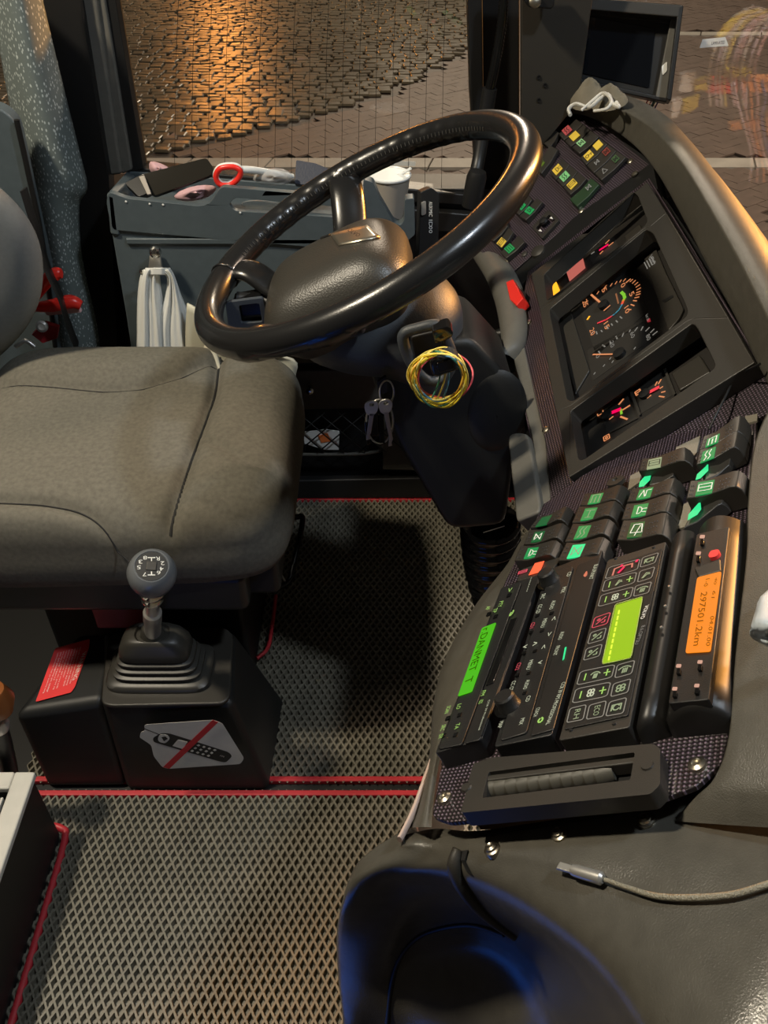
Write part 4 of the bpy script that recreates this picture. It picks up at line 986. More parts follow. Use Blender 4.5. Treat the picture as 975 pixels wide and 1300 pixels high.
for u, v, pl in ((565, 1014, PR), (886, 972, PR)):
    lathe('panel_screw', [(.0058, 0), (.0052, .002), (.003, .003), (.0025, .0018), (.001, .0018)], pl.pt(u, v), pl.n, m_zinc, ds, seg=16)
for u, v, pl in ((800, 205, PF), (738, 268, PF), (645, 330, PF), (666, 323, PF), (806, 221, P1), (671, 410, P1), (693, 546, P1)):
    lathe('panel_screw', [(.0055, 0), (.005, .0018), (.003, .0028), (.001, .0028)], pl.pt(u, v), pl.n, m_zinc if v != 323 else m_bezel, ds, seg=14)
lathe('rubber_button', [(.012, 0), (.011, .004), (.006, .006), (.001, .006)], PF.pt(684, 320), PF.n, m_bezel, ds, seg=16)
lathe('bracket_ear', [(.009, 0), (.009, .004), (.003, .005), (.002, .003), (.001, .003)], PR.pt(783, 614, .006), PR.n, m_bezel, ds, seg=16)
# ================================================================ ROCKER SWITCHES
def rocker(par, BL, BR, TR, TL, pl, h=.014, mat=None, hump=True, lens=None, lmat=None, icon=None, imat=None, low=False, label=None, dots=True):
    """a rocker whose long axis runs BL->BR (TL->TR is the far edge); lower wide end, raised rounded end"""
    mat = mat or m_rock
    P = [pl.pt(*p, h) for p in (BL, BR, TR, TL)]
    prof = ([(0, -.006), (.0, .0), (.02, .0015), (.30, .0), (.62, .0025), (.80, .004), (.90, .0035), (.97, -.001), (1, -.008)] if hump else [(0, -.004), (0, 0), (.03, .001), (.5, -.0012), (.97, .001), (1, -.004)])
    a, b = [], []
    for t, z in prof:
        a.append(P[0] + (P[1] - P[0]) * t + pl.n * z); b.append(P[3] + (P[2] - P[3]) * t + pl.n * z)
    m = len(a); w_ = (P[3] - P[0]).normalized()
    vs = []
    for side, off in ((a, 0), (b, 0)): vs += side
    fs = [(i, i + 1, m + i + 1, m + i) for i in range(m - 1)]
    ba = [a[0] - pl.n * (h - .002), a[-1] - pl.n * (h - .010)]; bb_ = [b[0] - pl.n * (h - .002), b[-1] - pl.n * (h - .010)]
    n = len(vs); vs += ba + bb_
    fs += [tuple(range(m)) + (n + 1, n), tuple(range(m, 2 * m)) + (n + 3, n + 2), (0, m, n + 2, n), (m - 1, 2 * m - 1, n + 3, n + 1), (n, n + 1, n + 3, n + 2)]
    o = mk('rocker_switch', vs, fs, mat, par, smooth=True, bevel=.0009, ang=35)
    if label: o['label'] = label
    q = [(BL), (BR), (TR), (TL)]
    f = lambda x, y: tuple((BL[k] * (1 - x) + BR[k] * x) * (1 - y) + (TL[k] * (1 - x) + TR[k] * x) * y for k in (0, 1))
    if lens:
        x0, x1, y0_, y1_ = lens
        lq = [f(x0, y0_), f(x1, y0_), f(x1, y1_), f(x0, y1_)]
        l = patch('icon_window', lq, pl, h + .0016, lmat or e_green, o, t=.001)
        if icon: strokes('icon', pl, lq, h + .0022, icon, .0010, imat or m_white, o)
    elif icon:
        lq = [f(.2, .15), f(.5, .15), f(.5, .9), f(.2, .9)]; strokes('icon', pl, lq, h + .0022, icon, .0010, imat or m_white, o)
    if dots and hump:
        vs, fs = [], []
        for i in list(range(4)) + [8, 9, 10, 11]:
            for j in range(3):
                x = (.56 + .055 * i) if i < 4 else (.05 + .035 * (i - 8)); 
                if i >= 8 and i > 9: continue
                y_ = .25 + .25 * j; c = quadmap(pl, q, h + (.0030 if i < 4 else .0016))(x, y_); c = c + pl.n * (.0012 * (i in (2, 3)))
                n = len(vs); vs += [c - pl.a * .0007, c - pl.l * .0007, c + pl.a * .0007, c + pl.l * .0007, c + pl.n * .0006]; fs += [(n, n + 1, n + 4), (n + 1, n + 2, n + 4), (n + 2, n + 3, n + 4), (n + 3, n, n + 4)]
        d = mk('grip_dots', vs, fs, mat, o); d['kind'] = 'stuff'
    return o
I_lamp = [arc(.35, .5, .3, -90, 90, 8), [(.35, .2), (.35, .8)], [(.7, .35), (.95, .3)], [(.7, .6), (.95, .6)]]
I_wiper = [[(.15, .3), (.3, .85), (.85, .85), (.95, .3), (.15, .3)], [(.5, .1), (.75, .75)]]
I_door = [[(.2, .1), (.2, .9), (.8, .9), (.8, .1)], [(.5, .1), (.5, .7)]]
I_heat = [[(.25, .1), (.4, .35), (.25, .6), (.4, .9)], [(.55, .1), (.7, .35), (.55, .6), (.7, .9)]]
I_T = [[(.2, .8), (.85, .8)], [(.5, .8), (.5, .2)], [(.3, .2), (.7, .2)]]
I_ac = [[(.15, .2), (.35, .85), (.55, .2)], [(.6, .2), (.6, .8), (.9, .8)]]
I_bus = [[(.1, .3), (.1, .8), (.9, .8), (.9, .3), (.1, .3)], [(.1, .55), (.9, .55)]]
I_key = [arc(.3, .5, .2, 0, 360, 10), [(.5, .5), (.95, .5)], [(.8, .5), (.8, .25)]]
I_tri = [[(.1, .2), (.5, .9), (.9, .2), (.1, .2)]]
I_link = [[(.2, .2), (.8, .8)], [(.2, .8), (.8, .2)], [(.2, .2), (.2, .8)], [(.8, .2), (.8, .8)]]
LN = (.24, .50, .14, .86)
c1 = T('left_switch_column', 'column of three green-lit rocker switches nearest the driver, left of the radios', 'switches')
rocker(c1, (673, 671), (719, 662), (727, 645), (684, 657), PR, lens=(.12, .42, .1, .9), lmat=e_green2)
rocker(c1, (665, 692), (714, 685), (722, 667), (672, 674), PR, lens=(.16, .42, .15, .85), lmat=e_green2, icon=I_link)
rocker(c1, (653, 713), (706, 707), (714, 689), (661, 694), PR, lens=(.2, .46, .15, .85), icon=I_lamp)
c2 = T('second_switch_column', 'column of four green-lit rocker switches above the second radio', 'switches')
for q, ic in (((736, 643), (789, 637), (797, 618), (742, 628)), I_door), (((726, 665), (781, 657), (789, 639), (735, 644)), I_T), (((717, 689), (774, 680), (781, 662), (727, 666)), I_heat), (((708, 713), (766, 706), (775, 685), (719, 690)), I_link):
    rocker(c2, *q, PR, lens=(.17, .46, .14, .88), lmat=e_greenb if q[0] == (708, 713) else e_green, icon=ic, imat=e_cream)
c3 = T('third_switch_column', 'column of rocker switches above the climate unit, wiper switch lowest', 'switches')
rocker(c3, (811, 599), (878, 587), (878, 570), (815, 584), PR, h=.02, lens=(.14, .40, .12, .9), lmat=e_cream, icon=I_bus, imat=m_ink, label='rocker switch with a pale lit icon')
rocker(c3, (824, 617), (856, 604), (858, 588), (831, 596), PR, h=.012, hump=False)
patch('green_lens', [(811, 618), (812, 612), (819, 604), (827, 600), (825, 609), (817, 617)], PR, .014, e_greenb, c3)
for q, ic in (((796, 638), (859, 628), (865, 609), (802, 622)), I_ac), (((789, 661), (854, 652), (860, 630), (795, 641)), I_lamp), (((783, 687), (850, 682), (855, 654), (791, 662)), I_wiper):
    rocker(c3, *q, PR, lens=(.17, .45, .14, .88), lmat=e_green2 if q[0][0] < 785 else e_green, icon=ic)
c4 = T('right_switch_column', 'column of rocker switches with two bright green lenses above the tachograph', 'switches')
rocker(c4, (888, 572), (945, 549), (947, 528), (893, 556), PR, h=.018, lens=(.12, .40, .1, .7), icon=I_door)
rocker(c4, (884, 591), (941, 569), (944, 549), (888, 573), PR, h=.018, lens=(.08, .38, .1, .85), icon=I_heat)
rocker(c4, (894, 612), (927, 590), (931, 570), (900, 586), PR, h=.012, hump=False)
patch('green_lens', [(883, 609), (885, 602), (896, 592), (899, 588), (899, 597), (889, 607)], PR, .015, e_greenb, c4)
rocker(c4, (871, 634), (944, 620), (948, 600), (876, 612), PR, h=.020, lens=(.15, .44, .12, .9), icon=I_bus)
rocker(c4, (868, 672), (924, 640), (928, 618), (884, 640), PR, h=.010, hump=True, dots=False)
patch('green_lens', [(873, 660), (874, 653), (889, 636), (890, 646), (885, 653)], PR, .0145, e_greenb, c4)
m_alu = M('scuffed_alloy', (.22, .20, .16), .5, bump=.4, scale=400)
for q in ([(858, 568), (889, 553), (884, 575), (862, 600)], [(800, 604), (815, 596), (812, 612), (797, 622)], [(868, 640), (880, 634), (872, 668), (858, 672)], [(946, 526), (962, 518), (961, 534), (946, 538)]): prism('backing_plate', q, PR, 0, .002, m_alu, ds, bevel=0)
# red lamp switch on top of the first radio
rl = T('warning_lamp_switch', 'small switch with glowing red-orange lens between rockers and first radio', 'switch')
prism('switch_body', rnd([(655, 738), (700, 726), (713, 706), (662, 722)], 3), PR, 0, .012, m_rock, rl, bevel=.002)
patch('red_lens', [(671, 730), (685, 726), (691, 712), (679, 715)], PR, .0135, e_redo, rl)
strokes('door_icon', PR, [(656, 731), (669, 727), (671, 721), (658, 725)], .0135, I_bus, .0011, e_txtr, rl)
# far-left panel
fp = T('far_switch_panel', 'angled far switch panel with yellow, red and green icon rockers', 'switch panel')
Z = lambda x, y: (630 + x / 4.875, 120 + y / 4.875)
def frk(a, b, c, d, spots, **k):
    a, b, c, d = [Z(*p) for p in (a, b, c, d)]
    o = rocker(fp, b, c, d, a, PF, h=.010, hump=False, **k)
    for (x, y), w_, h_, mt_, ic in spots:
        u, v = Z(x, y); du, dv = (c[0] - b[0]), (c[1] - b[1]); L = math.hypot(du, dv); du, dv = du / L, dv / L; pu, pv = (b[0] - a[0]), (b[1] - a[1]); L = math.hypot(pu, pv); pu, pv = pu / L, pv / L
        lq = [(u - du * w_ + pu * h_, v - dv * w_ + pv * h_), (u + du * w_ + pu * h_, v + dv * w_ + pv * h_), (u + du * w_ - pu * h_, v + dv * w_ - pv * h_), (u - du * w_ - pu * h_, v - dv * w_ - pv * h_)]
        if mt_: patch('icon_window', lq, PF, .0118, mt_, o, t=.001)
        if ic: strokes('icon', PF, lq, .0124, ic, .0011, e_orgd if not mt_ else m_ink, o)
m_gface = M('dark_green_rocker', (.02, .045, .02), .4)
frk((385, 245), (420, 285), (540, 182), (500, 150), [((437, 220), 5.5, 4, e_redd, I_heat)])
frk((425, 288), (462, 325), (582, 218), (543, 185), [((483, 255), 5.8, 4, e_yel, None)])
frk((470, 330), (515, 368), (640, 258), (588, 220), [((524, 297), 4.6, 3.6, E('pale_green_icon', (.25, .5, .22), .4, (.2, .4, .18)), I_link)])
frk((518, 395), (556, 438), (692, 303), (645, 268), [((571, 375), 5.8, 4, e_yel, I_key), ((628, 312), 5.6, 4, e_yel, None)])
frk((560, 442), (605, 488), (748, 345), (697, 307), [((622, 418), 4.5, 3.5, None, I_link), ((680, 352), 4.5, 3.5, E('dull_red_icon', (.3, .06, .04), .1, (.2, .04, .03)), I_link)])
frk((610, 492), (652, 532), (808, 385), (752, 347), [((668, 470), 4.5, 4, None, I_tri), ((737, 397), 4, 3.5, E('dull_green_icon', (.06, .12, .05), .1, (.05, .1, .04)), I_link)])
frk((330, 485), (368, 528), (458, 433), (408, 395), [((377, 462), 6, 4, e_yel, I_lamp)])
frk((374, 532), (412, 572), (508, 475), (460, 436), [((422, 505), 6, 4, E('green_icon_plate', (.2, .5, .2), .3, (.15, .4, .15)), I_heat)])
frk((416, 577), (460, 622), (562, 520), (510, 478), [((468, 553), 6, 4, e_yel, I_bus)])
frk((455, 652), (500, 695), (640, 555), (592, 515), [((570, 573), 5, 4, None, I_link)], mat=m_gface)
frk((240, 450), (280, 492), (385, 340), (335, 310), [((280, 420), 3, 3, E('green_pip', (.3, .5, .03), .3), I_key)])
frk((290, 300), (330, 335), (390, 235), (350, 205), [])
Z = lambda x, y: (590 + x / 6.5, 230 + y / 6.5)
frk((400, 240), (448, 282), (560, 150), (515, 95), [((465, 198), 4.5, 4, e_green, I_heat)])
frk((450, 292), (505, 325), (645, 170), (600, 135), [((532, 240), 4.5, 4, e_green, I_lamp)])
frk((205, 470), (238, 500), (360, 370), (345, 300), [((262, 425), 3.5, 3.5, None, I_heat)])
frk((252, 518), (300, 555), (405, 420), (370, 380), [((303, 503), 5, 4, e_yel, I_bus)])
frk((290, 590), (342, 640), (500, 500), (455, 445), [((367, 553), 5, 4.2, e_green, I_door)])
mj = frame('mirror_switch_frame', rnd([(675, 288), (688, 303), (710, 279), (696, 266)], 2), [rnd([(680, 289), (688, 297), (705, 279), (697, 272)], 2)], PF, 0, .006, m_rock, fp)
lathe('joystick', [(.001, .012), (.006, .011), (.0075, .008), (.005, .004), (.004, 0)], PF.pt(693, 285), PF.n, m_black, fp, seg=16)
for u, v in ((700, 277), (686, 293)): patch('arrow_mark', [(u - 2.5, v), (u, v - 2.2), (u + 2.2, v + 1)], PF, .0068, m_white, fp)
# red key switch
rs = T('red_switch', 'red rocker switch on the dash edge left of the instruments', 'switch')
prism('switch_base', [(655, 392), (664, 388), (668, 372), (660, 366)], P1, 0, .010, m_black, rs)
prism('red_cap', [(642, 358), (651, 354), (664, 378), (655, 388), (647, 380)], P1, .004, .022, m_redp, rs, bevel=.0015)

# ================================================================ INSTRUMENT CLUSTER
ic = T('instrument_cluster', 'dark instrument cluster with orange-lit dials and warning lights', 'instrument cluster')
ho = rnd([(674, 348), (822, 231), (858, 290), (958, 460), (722, 606), (698, 482), (685, 395)], 3)
w1 = rnd([(690, 349), (802, 243), (809, 247), (822, 280), (818, 287), (704, 377), (694, 382)], 4)
w2 = rnd([(697, 393), (820, 291), (829, 296), (873, 394), (871, 402), (728, 509), (720, 508)], 4)
w3 = rnd([(724, 522), (879, 410), (885, 416), (908, 463), (905, 469), (740, 584), (734, 583)], 4)
hA = [(674, 348), (822, 231), (846, 270), (826, 287), (819, 289), (700, 385), (685, 392)]
hB = [(685, 392), (700, 385), (819, 289), (826, 287), (846, 270), (858, 290), (925, 403), (882, 404), (872, 408), (724, 515), (706, 523), (698, 482)]
hC = [(706, 523), (724, 515), (872, 408), (882, 404), (925, 403), (958, 460), (722, 606)]
for o_, w_ in ((hA, w1), (hB, w2), (hC, w3)): frame('bezel', o_, [w_], P1, .0, .022, m_bezel, ic, bev=.0012)
H = -.016
dp = prism('dial_plate', [(684, 358), (836, 240), (978, 482), (965, 500), (738, 632), (705, 500)], P1, H - .004, H, M('dial_black', (.018, .016, .014), .45), ic, bevel=0)
for a, b in (((690, 385), (825, 288)), ((722, 514), (878, 404))):
    pl_ = []
    A1_ = P1.pt(*a, .018); B1_ = P1.pt(*b, .018); k = P1.a * 0; d = P1.n * (.018 - H)
    t = (B1_ - A1_).normalized(); s = P1.n.cross(t).normalized() * .0015
    link('divider_wall', prism_me([A1_ - s, B1_ - s, B1_ + s, A1_ + s], [A1_ - s - d, B1_ - s - d, B1_ + s - d, A1_ + s - d]), m_black, ic)
def ticks(nm, c, R, a0, a1, n, ln, w_, mat, par, minor=None, rx=None):
    """dial marks round the world-space centre c on the plane"""
    vs, fs = [], []; O_ = P1.pt(*c, H + .001)
    for i in range(n):
        a = math.radians(a0 + (a1 - a0) * i / (n - 1)); d = P1.a * math.cos(a) + P1.l * math.sin(a); s = P1.n.cross(d) * w_ / 2 * (1.5 if minor and i % minor == 0 else 1)
        l = ln * (1.35 if minor and i % minor == 0 else 1); p = O_ + d * (R - l); q_ = O_ + d * R; k = len(vs); vs += [p - s, q_ - s, q_ + s, p + s]; fs.append((k, k + 1, k + 2, k + 3))
    return link(nm, mesh(vs, fs, fix=False), mat, par)
def dtext(s, cx, cy, L, hh, mat, par, h=None):
    """dial print: reads towards the near end of the dash, tops to the windscreen"""
    du, dv = .24 * L / 2, .97 * L / 2; ux, uy = .80 * hh / 2, -.60 * hh / 2
    return text(s, P1, (cx - du - ux, cy - dv - uy), (cx + du - ux, cy + dv - uy), (cx - du + ux, cy - dv + uy), mat, par, h=H + .0012, name='numeral')
def bar(nm, p, q_, w_, mat, par, pl=P1, h=None):
    h = H + .003 if h is None else h
    return strokes(nm, pl, [p, q_, (q_[0] + .01, q_[1] - 1), (p[0] + .01, p[1] - 1)], h, [[(0, 0), (1, 0)]], w_, mat, par)
# rev counter: marks traced as a dial; centre near (770, 389)
gz = patch('rev_counter', rnd([(733, 385), (808, 345), (822, 396), (757, 452)], 4), P1, H + .0004, M('dial_face', (.022, .02, .017), .5), ic)
cen = (779, 388)
def dialpx(cx, cy, rx, ry, rot, a): a = math.radians(a); x, y_ = rx * math.cos(a), ry * math.sin(a); r = math.radians(rot); return (cx + x * math.cos(r) - y_ * math.sin(r), cy - (x * math.sin(r) + y_ * math.cos(r)))
marks = [(741, 387, 746, 382, 0), (758, 373, 760, 370, 0), (766, 367, 770, 362, 0), (775, 363, 777, 360, 0), (781, 360.5, 783, 357.5, 0), (787, 358, 788.5, 355.5, 0), (791.5, 357, 794, 354, 0), (795, 358.5, 800, 354.5, 1), (800, 357.5, 803, 354.8, 0), (803, 359.5, 806.5, 356, 0), (806, 361.5, 809.5, 358.5, 0), (807.5, 364.5, 812, 361.5, 0), (808.5, 368, 813, 365.5, 0), (808, 371.5, 812.5, 370, 0), (807.5, 374.5, 812.5, 373, 0), (806, 378, 811, 377, 0), (804, 381.5, 808, 382, 0), (801, 386.5, 805, 388, 0), (796, 392.5, 801, 393, 0), (787, 402, 789.5, 404, 0), (782, 407, 784, 409, 0), (776, 411, 777.5, 413, 0), (769.5, 414, 772, 417, 1), (763, 419.5, 764.5, 421, 0), (757, 421, 758, 424, 0), (751, 424, 754, 420, 0)]
for x0, y0_, x1_, y1_, b_ in marks: bar('tick', (x0, y0_), (x1_, y1_), .0022 if b_ else .0016, e_org if y0_ < 400 else e_orgd, gz, h=H + .001)
for s, x_, y_, L in (('25', 743, 385, 8), ('5', 767, 368, 4.5), ('0', 791, 362, 4.5), ('5', 802, 373, 4.5), ('10', 796, 393, 8), ('15', 770, 413, 8), ('20', 752, 421, 8)): dtext(s, x_, y_, L, 7, e_org, gz)
arcp = lambda pts, mat, w_: [bar('zone_arc', a, b, w_, mat, gz, h=H + .0015) for a, b in zip(pts, pts[1:])]
arcp([(789, 371), (792, 374), (793, 378), (791.5, 381)], e_lime, .0044); arcp([(791.5, 381), (790, 385)], E('red_zone_bright', (1, .1, .04), .8), .004)
arcp([(790, 386), (786, 393), (781, 398), (777, 401)], e_blue, .0022); arcp([(777, 401), (769, 406), (759, 410)], e_rz, .0026)
bar('needle', (750.5, 374), (762, 384), .0028, e_org, gz); bar('needle_tail', (767, 394), (774, 388), .0022, e_org, gz)
bar('scale_caption', (782, 373), (785, 385), .0022, E('dim_orange_text', (.8, .3, .12), .35), gz, h=H + .001); bar('symbol', (746, 405), (748, 402), .003, e_amb, gz, h=H + .001)
lathe('needle_hub', [(.0075, 0), (.0075, .006), (.001, .0065)], P1.pt(768, 389, H), P1.n, m_black, gz, seg=18)
# speedometer
sp_ = patch('speedometer', rnd([(745, 445), (828, 398), (842, 420), (752, 484)], 3), P1, H + .0004, bpy.data.materials['dial_face'], ic)
for x0, y0_, x1_, y1_ in ((760, 446, 762, 449), (765, 438, 768, 440), (774, 433, 776, 436), (782, 427, 783.5, 430), (790, 427, 792, 422), (799, 421, 800, 419), (806, 420, 809, 416), (814, 419, 816, 415), (820, 420, 824, 416), (826, 422, 830, 418), (829, 425, 834, 421)): bar('tick', (x0, y0_), (x1_, y1_), .0018, e_orgd, sp_, h=H + .001)
for s, x_, y_, L in (('20', 777, 437, 7), ('60', 803, 425, 7), ('80', 823, 428, 7), ('0', 759, 452, 4)): dtext(s, x_, y_, L, 6, e_orgd, sp_)
bar('needle', (753, 450), (780, 449.5), .0022, e_org, sp_); lathe('needle_hub', [(.008, 0), (.008, .006), (.001, .0065)], P1.pt(788, 451, H), P1.n, m_black, sp_, seg=18)
for u, v in ((805, 443), (774, 456), (777, 460), (766, 465), (754, 475)): bar('mark', (u, v), (u + 1.5, v - 2), .0016, e_orgd, sp_, h=H + .001)
dtext('km/h', 822, 403, 8, 4, e_orgd, sp_); patch('red_mark', [(821, 406), (825, 404), (826, 408), (822, 409)], P1, H + .001, e_rz, sp_)
# left gauges
lg = patch('pressure_gauge', [(762, 520), (800, 492), (812, 530), (771, 552)], P1, H + .0004, bpy.data.materials['dial_face'], ic)
bar('needle', (776, 524), (786, 520), .0055, e_red, lg); bar('needle_tail', (774, 532), (778, 529), .0018, e_org, lg)
for x0, y0_, x1_, y1_ in ((786, 513, 791, 507), (791, 520, 799, 515), (788, 529, 796, 532)): bar('tick', (x0, y0_), (x1_, y1_), .0024, e_org, lg, h=H + .001)
bar('green_mark', (788, 520), (789, 525), .003, e_lime, lg, h=H + .001); lathe('needle_hub', [(.007, 0), (.007, .005), (.001, .0055)], P1.pt(772, 529, H), P1.n, m_black, lg, seg=16)
strokes('oil_symbol', P1, [(759, 528), (766, 524), (765, 520), (758, 524)], H + .001, [rrect(0)], .0013, e_org, lg)
strokes('oil_symbol', P1, [(767, 560), (774, 556), (773, 551), (766, 555)], H + .001, [rrect(0), arc(.5, .5, .2, 0, 360, 8)], .0013, e_org, lg)
fg = patch('fuel_gauge', [(806, 492), (844, 470), (855, 501), (814, 525)], P1, H + .0004, bpy.data.materials['dial_face'], ic)
bar('needle', (824, 498), (835, 492), .005, e_rz, fg)
for x0, y0_, x1_, y1_ in ((832, 489, 834, 485), (836, 487, 839, 482), (838, 493, 841, 491), (840, 498, 844, 497), (837, 503, 843, 504), (822, 505, 826, 502)): bar('tick', (x0, y0_), (x1_, y1_), .0018, e_org, fg, h=H + .001)
strokes('fuel_symbol', P1, [(808, 502), (814, 498), (812, 494), (806, 498)], H + .001, [rrect(0), [(0, .5), (1, .5)]], .0016, e_org, fg)
lathe('needle_hub', [(.007, 0), (.007, .005), (.001, .0055)], P1.pt(820, 502, H), P1.n, m_black, fg, seg=16)
prism('blank_panel', [(852, 474), (888, 450), (902, 472), (862, 496)], P1, H, H + .006, m_bezel, ic, bevel=.002)
prism('blank_panel', [(792, 300), (812, 284), (816, 292), (795, 306)], P1, H, H + .005, m_bezel, ic, bevel=.002)
for a, b in (((798, 488), (812, 526)), ((843, 466), (856, 500))): bar('rib', a, b, .003, m_bezel, ic, h=H + .003)
for a, b in (((752, 447), (826, 401)), ((764, 517), (802, 491)), ((769, 551), (808, 530))): bar('rib', a, b, .0015, m_bezel, ic, h=H + .003)
# top row tell-tales
patch('amber_telltale', rnd([(696, 366), (699, 360), (706, 357), (711, 369), (701, 376)], 2), P1, H + .003, e_amb, ic)
patch('amber_glow_panel', [(692, 352), (699, 346), (706, 356), (698, 362), (695, 376), (692, 368)], P1, H + .001, E('amber_dim', (.9, .2, .02), .28), ic)
patch('pink_telltale', [(719, 345), (740, 328), (743, 340), (723, 357)], P1, H + .002, e_pink, ic)
ag = patch('temperature_gauge', [(745, 322), (780, 300), (786, 316), (752, 336)], P1, H + .0004, bpy.data.materials['dial_face'], ic)
bar('needle', (762, 317), (771, 311), .0045, e_red, ag)
for x0, y0_, x1_, y1_ in ((769, 309, 773, 305), (773, 312, 778, 308), (762, 322, 765, 319)): bar('tick', (x0, y0_), (x1_, y1_), .0022, e_org, ag, h=H + .001)
bar('symbol', (751, 322), (754, 320), .0025, e_orgd, ag, h=H + .001)
patch('red_telltale', rnd([(713, 434), (723, 428), (726, 436), (716, 441)], 1), P1, H + .002, e_red, ic)
bar('mark', (719, 452), (720, 456), .002, e_orgd, ic, h=H + .001)
# right-hand module of middle window
rm = prism('clock_module', rnd([(812, 312), (828, 305), (845, 345), (868, 392), (862, 404), (848, 420)], 3), P1, H, H + .004, m_bezel, ic, bevel=.002)
for k in range(4): bar('label_line', (818 + k * 3, 333 - k * 2.2), (822 + k * 3, 341 - k * 2.2), .0013, e_orgd, rm, h=H + .0045)
text('VDO', P1, (823, 326), (828, 337), (828, 322.5), e_orgd, rm, h=H + .0046)
lathe('knob', [(.010, 0), (.009, .003), (.001, .003)], P1.pt(857, 400, H), P1.n, m_black, rm, seg=20); patch('slot', rnd([(840, 382), (854, 374), (855, 377), (844, 384)], 1), P1, H + .0046, m_black, rm)
patch('tab', [(812, 309), (819, 305), (820, 308), (815, 311)], P1, H + .006, m_black, rm)
prism('side_ledge', [(702, 396), (722, 388), (748, 470), (730, 500)], P1, H, H + .003, m_bezel, ic, bevel=.001)

# ================================================================ RADIOS AND UNITS
def keytxt(par, items, pl, h, mat, face=None):
    for s, u, v, L in items:
        # script direction on the radios runs towards the viewer: top of letters points to the right
        du, dv = -.36 * L, .93 * L; text(s, pl, (u - du / 2 - 2.1, v - dv / 2 - .5), (u + du / 2 - 2.1, v + dv / 2 - .5), (u - du / 2 + 2.9, v - dv / 2 - 1.8), mat, par, h=h, name='key_print')
def keyb(par, u, v, L, pl, h, mat=m_black, w_=2.4):
    du, dv = -.36 * L / 2, .93 * L / 2
    patch('key', [(u - du - w_, v - dv), (u + du - w_, v + dv), (u + du + w_, v + dv - 1.5), (u - du + w_, v - dv - 1.5)], pl, h, mat, par, t=.001)
HR = .016
def unit(name, label, cat, q, h, m=m_dark, r=3, bev=.0025, depth=.03):
    t = T(name, label, cat); prism('casing', rnd(q, r), PR, -depth, h, m, t, bevel=bev, seg=3); return t
r1 = unit('radio_display_unit', 'first black radio with a long green text display, nearest the driver', 'radio', [(552, 956), (636, 746), (687, 728), (611, 939)], HR)
f1 = prism('display_face', rnd([(556, 951), (637, 749), (662, 739), (586, 945)], 3), PR, HR, HR + .0015, m_dark, r1)
lc = patch('green_display', rnd([(581, 884), (612, 797), (630, 790), (599, 878)], 2), PR, HR + .0024, e_lcdg, r1); lab(lc, 'glowing green text display')
text('r.DANMET  T', PR, (613, 799), (589, 869), (622, 795), m_lcdk, lc, h=HR + .003)
prism('side_panel', rnd([(589, 944), (664, 738), (685, 731), (609, 939)], 3), PR, HR, HR + .001, m_black, r1)
keytxt(r1, [('TP', 628, 776, 6), ('PTY', 635, 768, 8), ('AF', 619, 773, 5), ('>', 647, 750, 5), ('LO', 582, 898, 7), ('SCAN', 568, 902, 10), ('SRC', 562, 925, 8), ('TA', 580, 923, 8), ('FM', 613, 881, 7), ('RDS', 610, 892, 5), ('DX', 559, 936, 6)], PR, HR + .0028, e_txtg)
for u, v in ((629, 783), (620, 780), (646, 756), (568, 912), (583, 908), (578, 933), (563, 934)): keyb(r1, u, v, 5, PR, HR + .0022, m_gloss)
text('COACH', PR, (674, 733), (668, 751), (675.5, 732.4), e_wht, r1, h=HR + .003); text('CCR 39 Professional', PR, (620, 889), (607, 927), (622.5, 888), e_wht, r1, h=HR + .003)
strokes('power_symbol', PR, [(646, 782), (650, 776), (653, 774), (649, 781)], HR + .003, [arc(.5, .5, .5, 0, 300, 8)], .0012, e_txtg, r1)
for (a, b, c, d) in (((616, 870), (648, 786), (657, 783), (626, 866)),): prism('cassette_flap', [a, b, c, d], PR, HR, HR + .0022, m_gloss, r1, bevel=.0008)
r2 = unit('radio_control_unit', 'second black radio with two round knobs and lit keys', 'radio', [(627, 948), (694, 724), (765, 697), (700, 933)], HR)
prism('key_panel', rnd([(634, 940), (697, 729), (728, 718), (668, 930)], 4), PR, HR, HR + .0015, m_dark, r2)
prism('label_panel', rnd([(673, 934), (733, 717), (762, 706), (702, 926)], 3), PR, HR, HR + .0012, m_black, r2)
for u, v in ((699, 739), (648, 898)):
    lathe('knob', [(.0088, 0), (.0088, .002), (.0080, .003), (.0077, .010), (.0065, .0113), (.001, .0113)], PR.pt(u, v, HR), PR.n, m_dark, r2, seg=24)
    lathe('knob_ring', [(.0118, 0), (.0118, .0012), (.0105, .0012)], PR.pt(u, v, HR), PR.n, m_gloss, r2, seg=24)
keytxt(r2, [('CD', 722, 730, 6), ('MIX', 715, 750, 8), ('SRC', 689, 758, 7), ('AUDIO', 701, 769, 12), ('CC CD', 684, 774, 12), ('MENU', 690, 792, 12), ('<', 703, 786, 5), ('>', 697, 806, 5), ('^', 679, 818, 6), ('v', 666, 822, 5), ('<', 690, 822, 5), ('MENU', 672, 845, 13), ('v', 685, 842, 5), ('AUDIO', 668, 870, 13), ('CC CD', 650, 872, 14), ('CD', 670, 888, 8), ('MAP', 635, 921, 9), ('MIX', 662, 917, 9)], PR, HR + .0026, e_wht)
keytxt(r2, [('CD1', 675.5, 795, 8), ('CD2', 657.5, 847, 10)], PR, HR + .0026, e_txtr)
for u, v in ((700, 779), (682, 782), (688, 801), (674, 803), (679, 827), (665, 829), (671, 855), (656, 857), (666, 880), (648, 882)): keyb(r2, u, v, 3.5, PR, HR + .0022, m_gloss)
keytxt(r2, [('CCR 39 RPS PROFESSIONAL', 705, 894, 58), ('COACH', 681, 905, 12), ('AUDIO', 712, 808, 11), ('FRONT', 706, 827, 13), ('BLAUPUNKT', 753, 727, 20)], PR, HR + .002, e_wht)
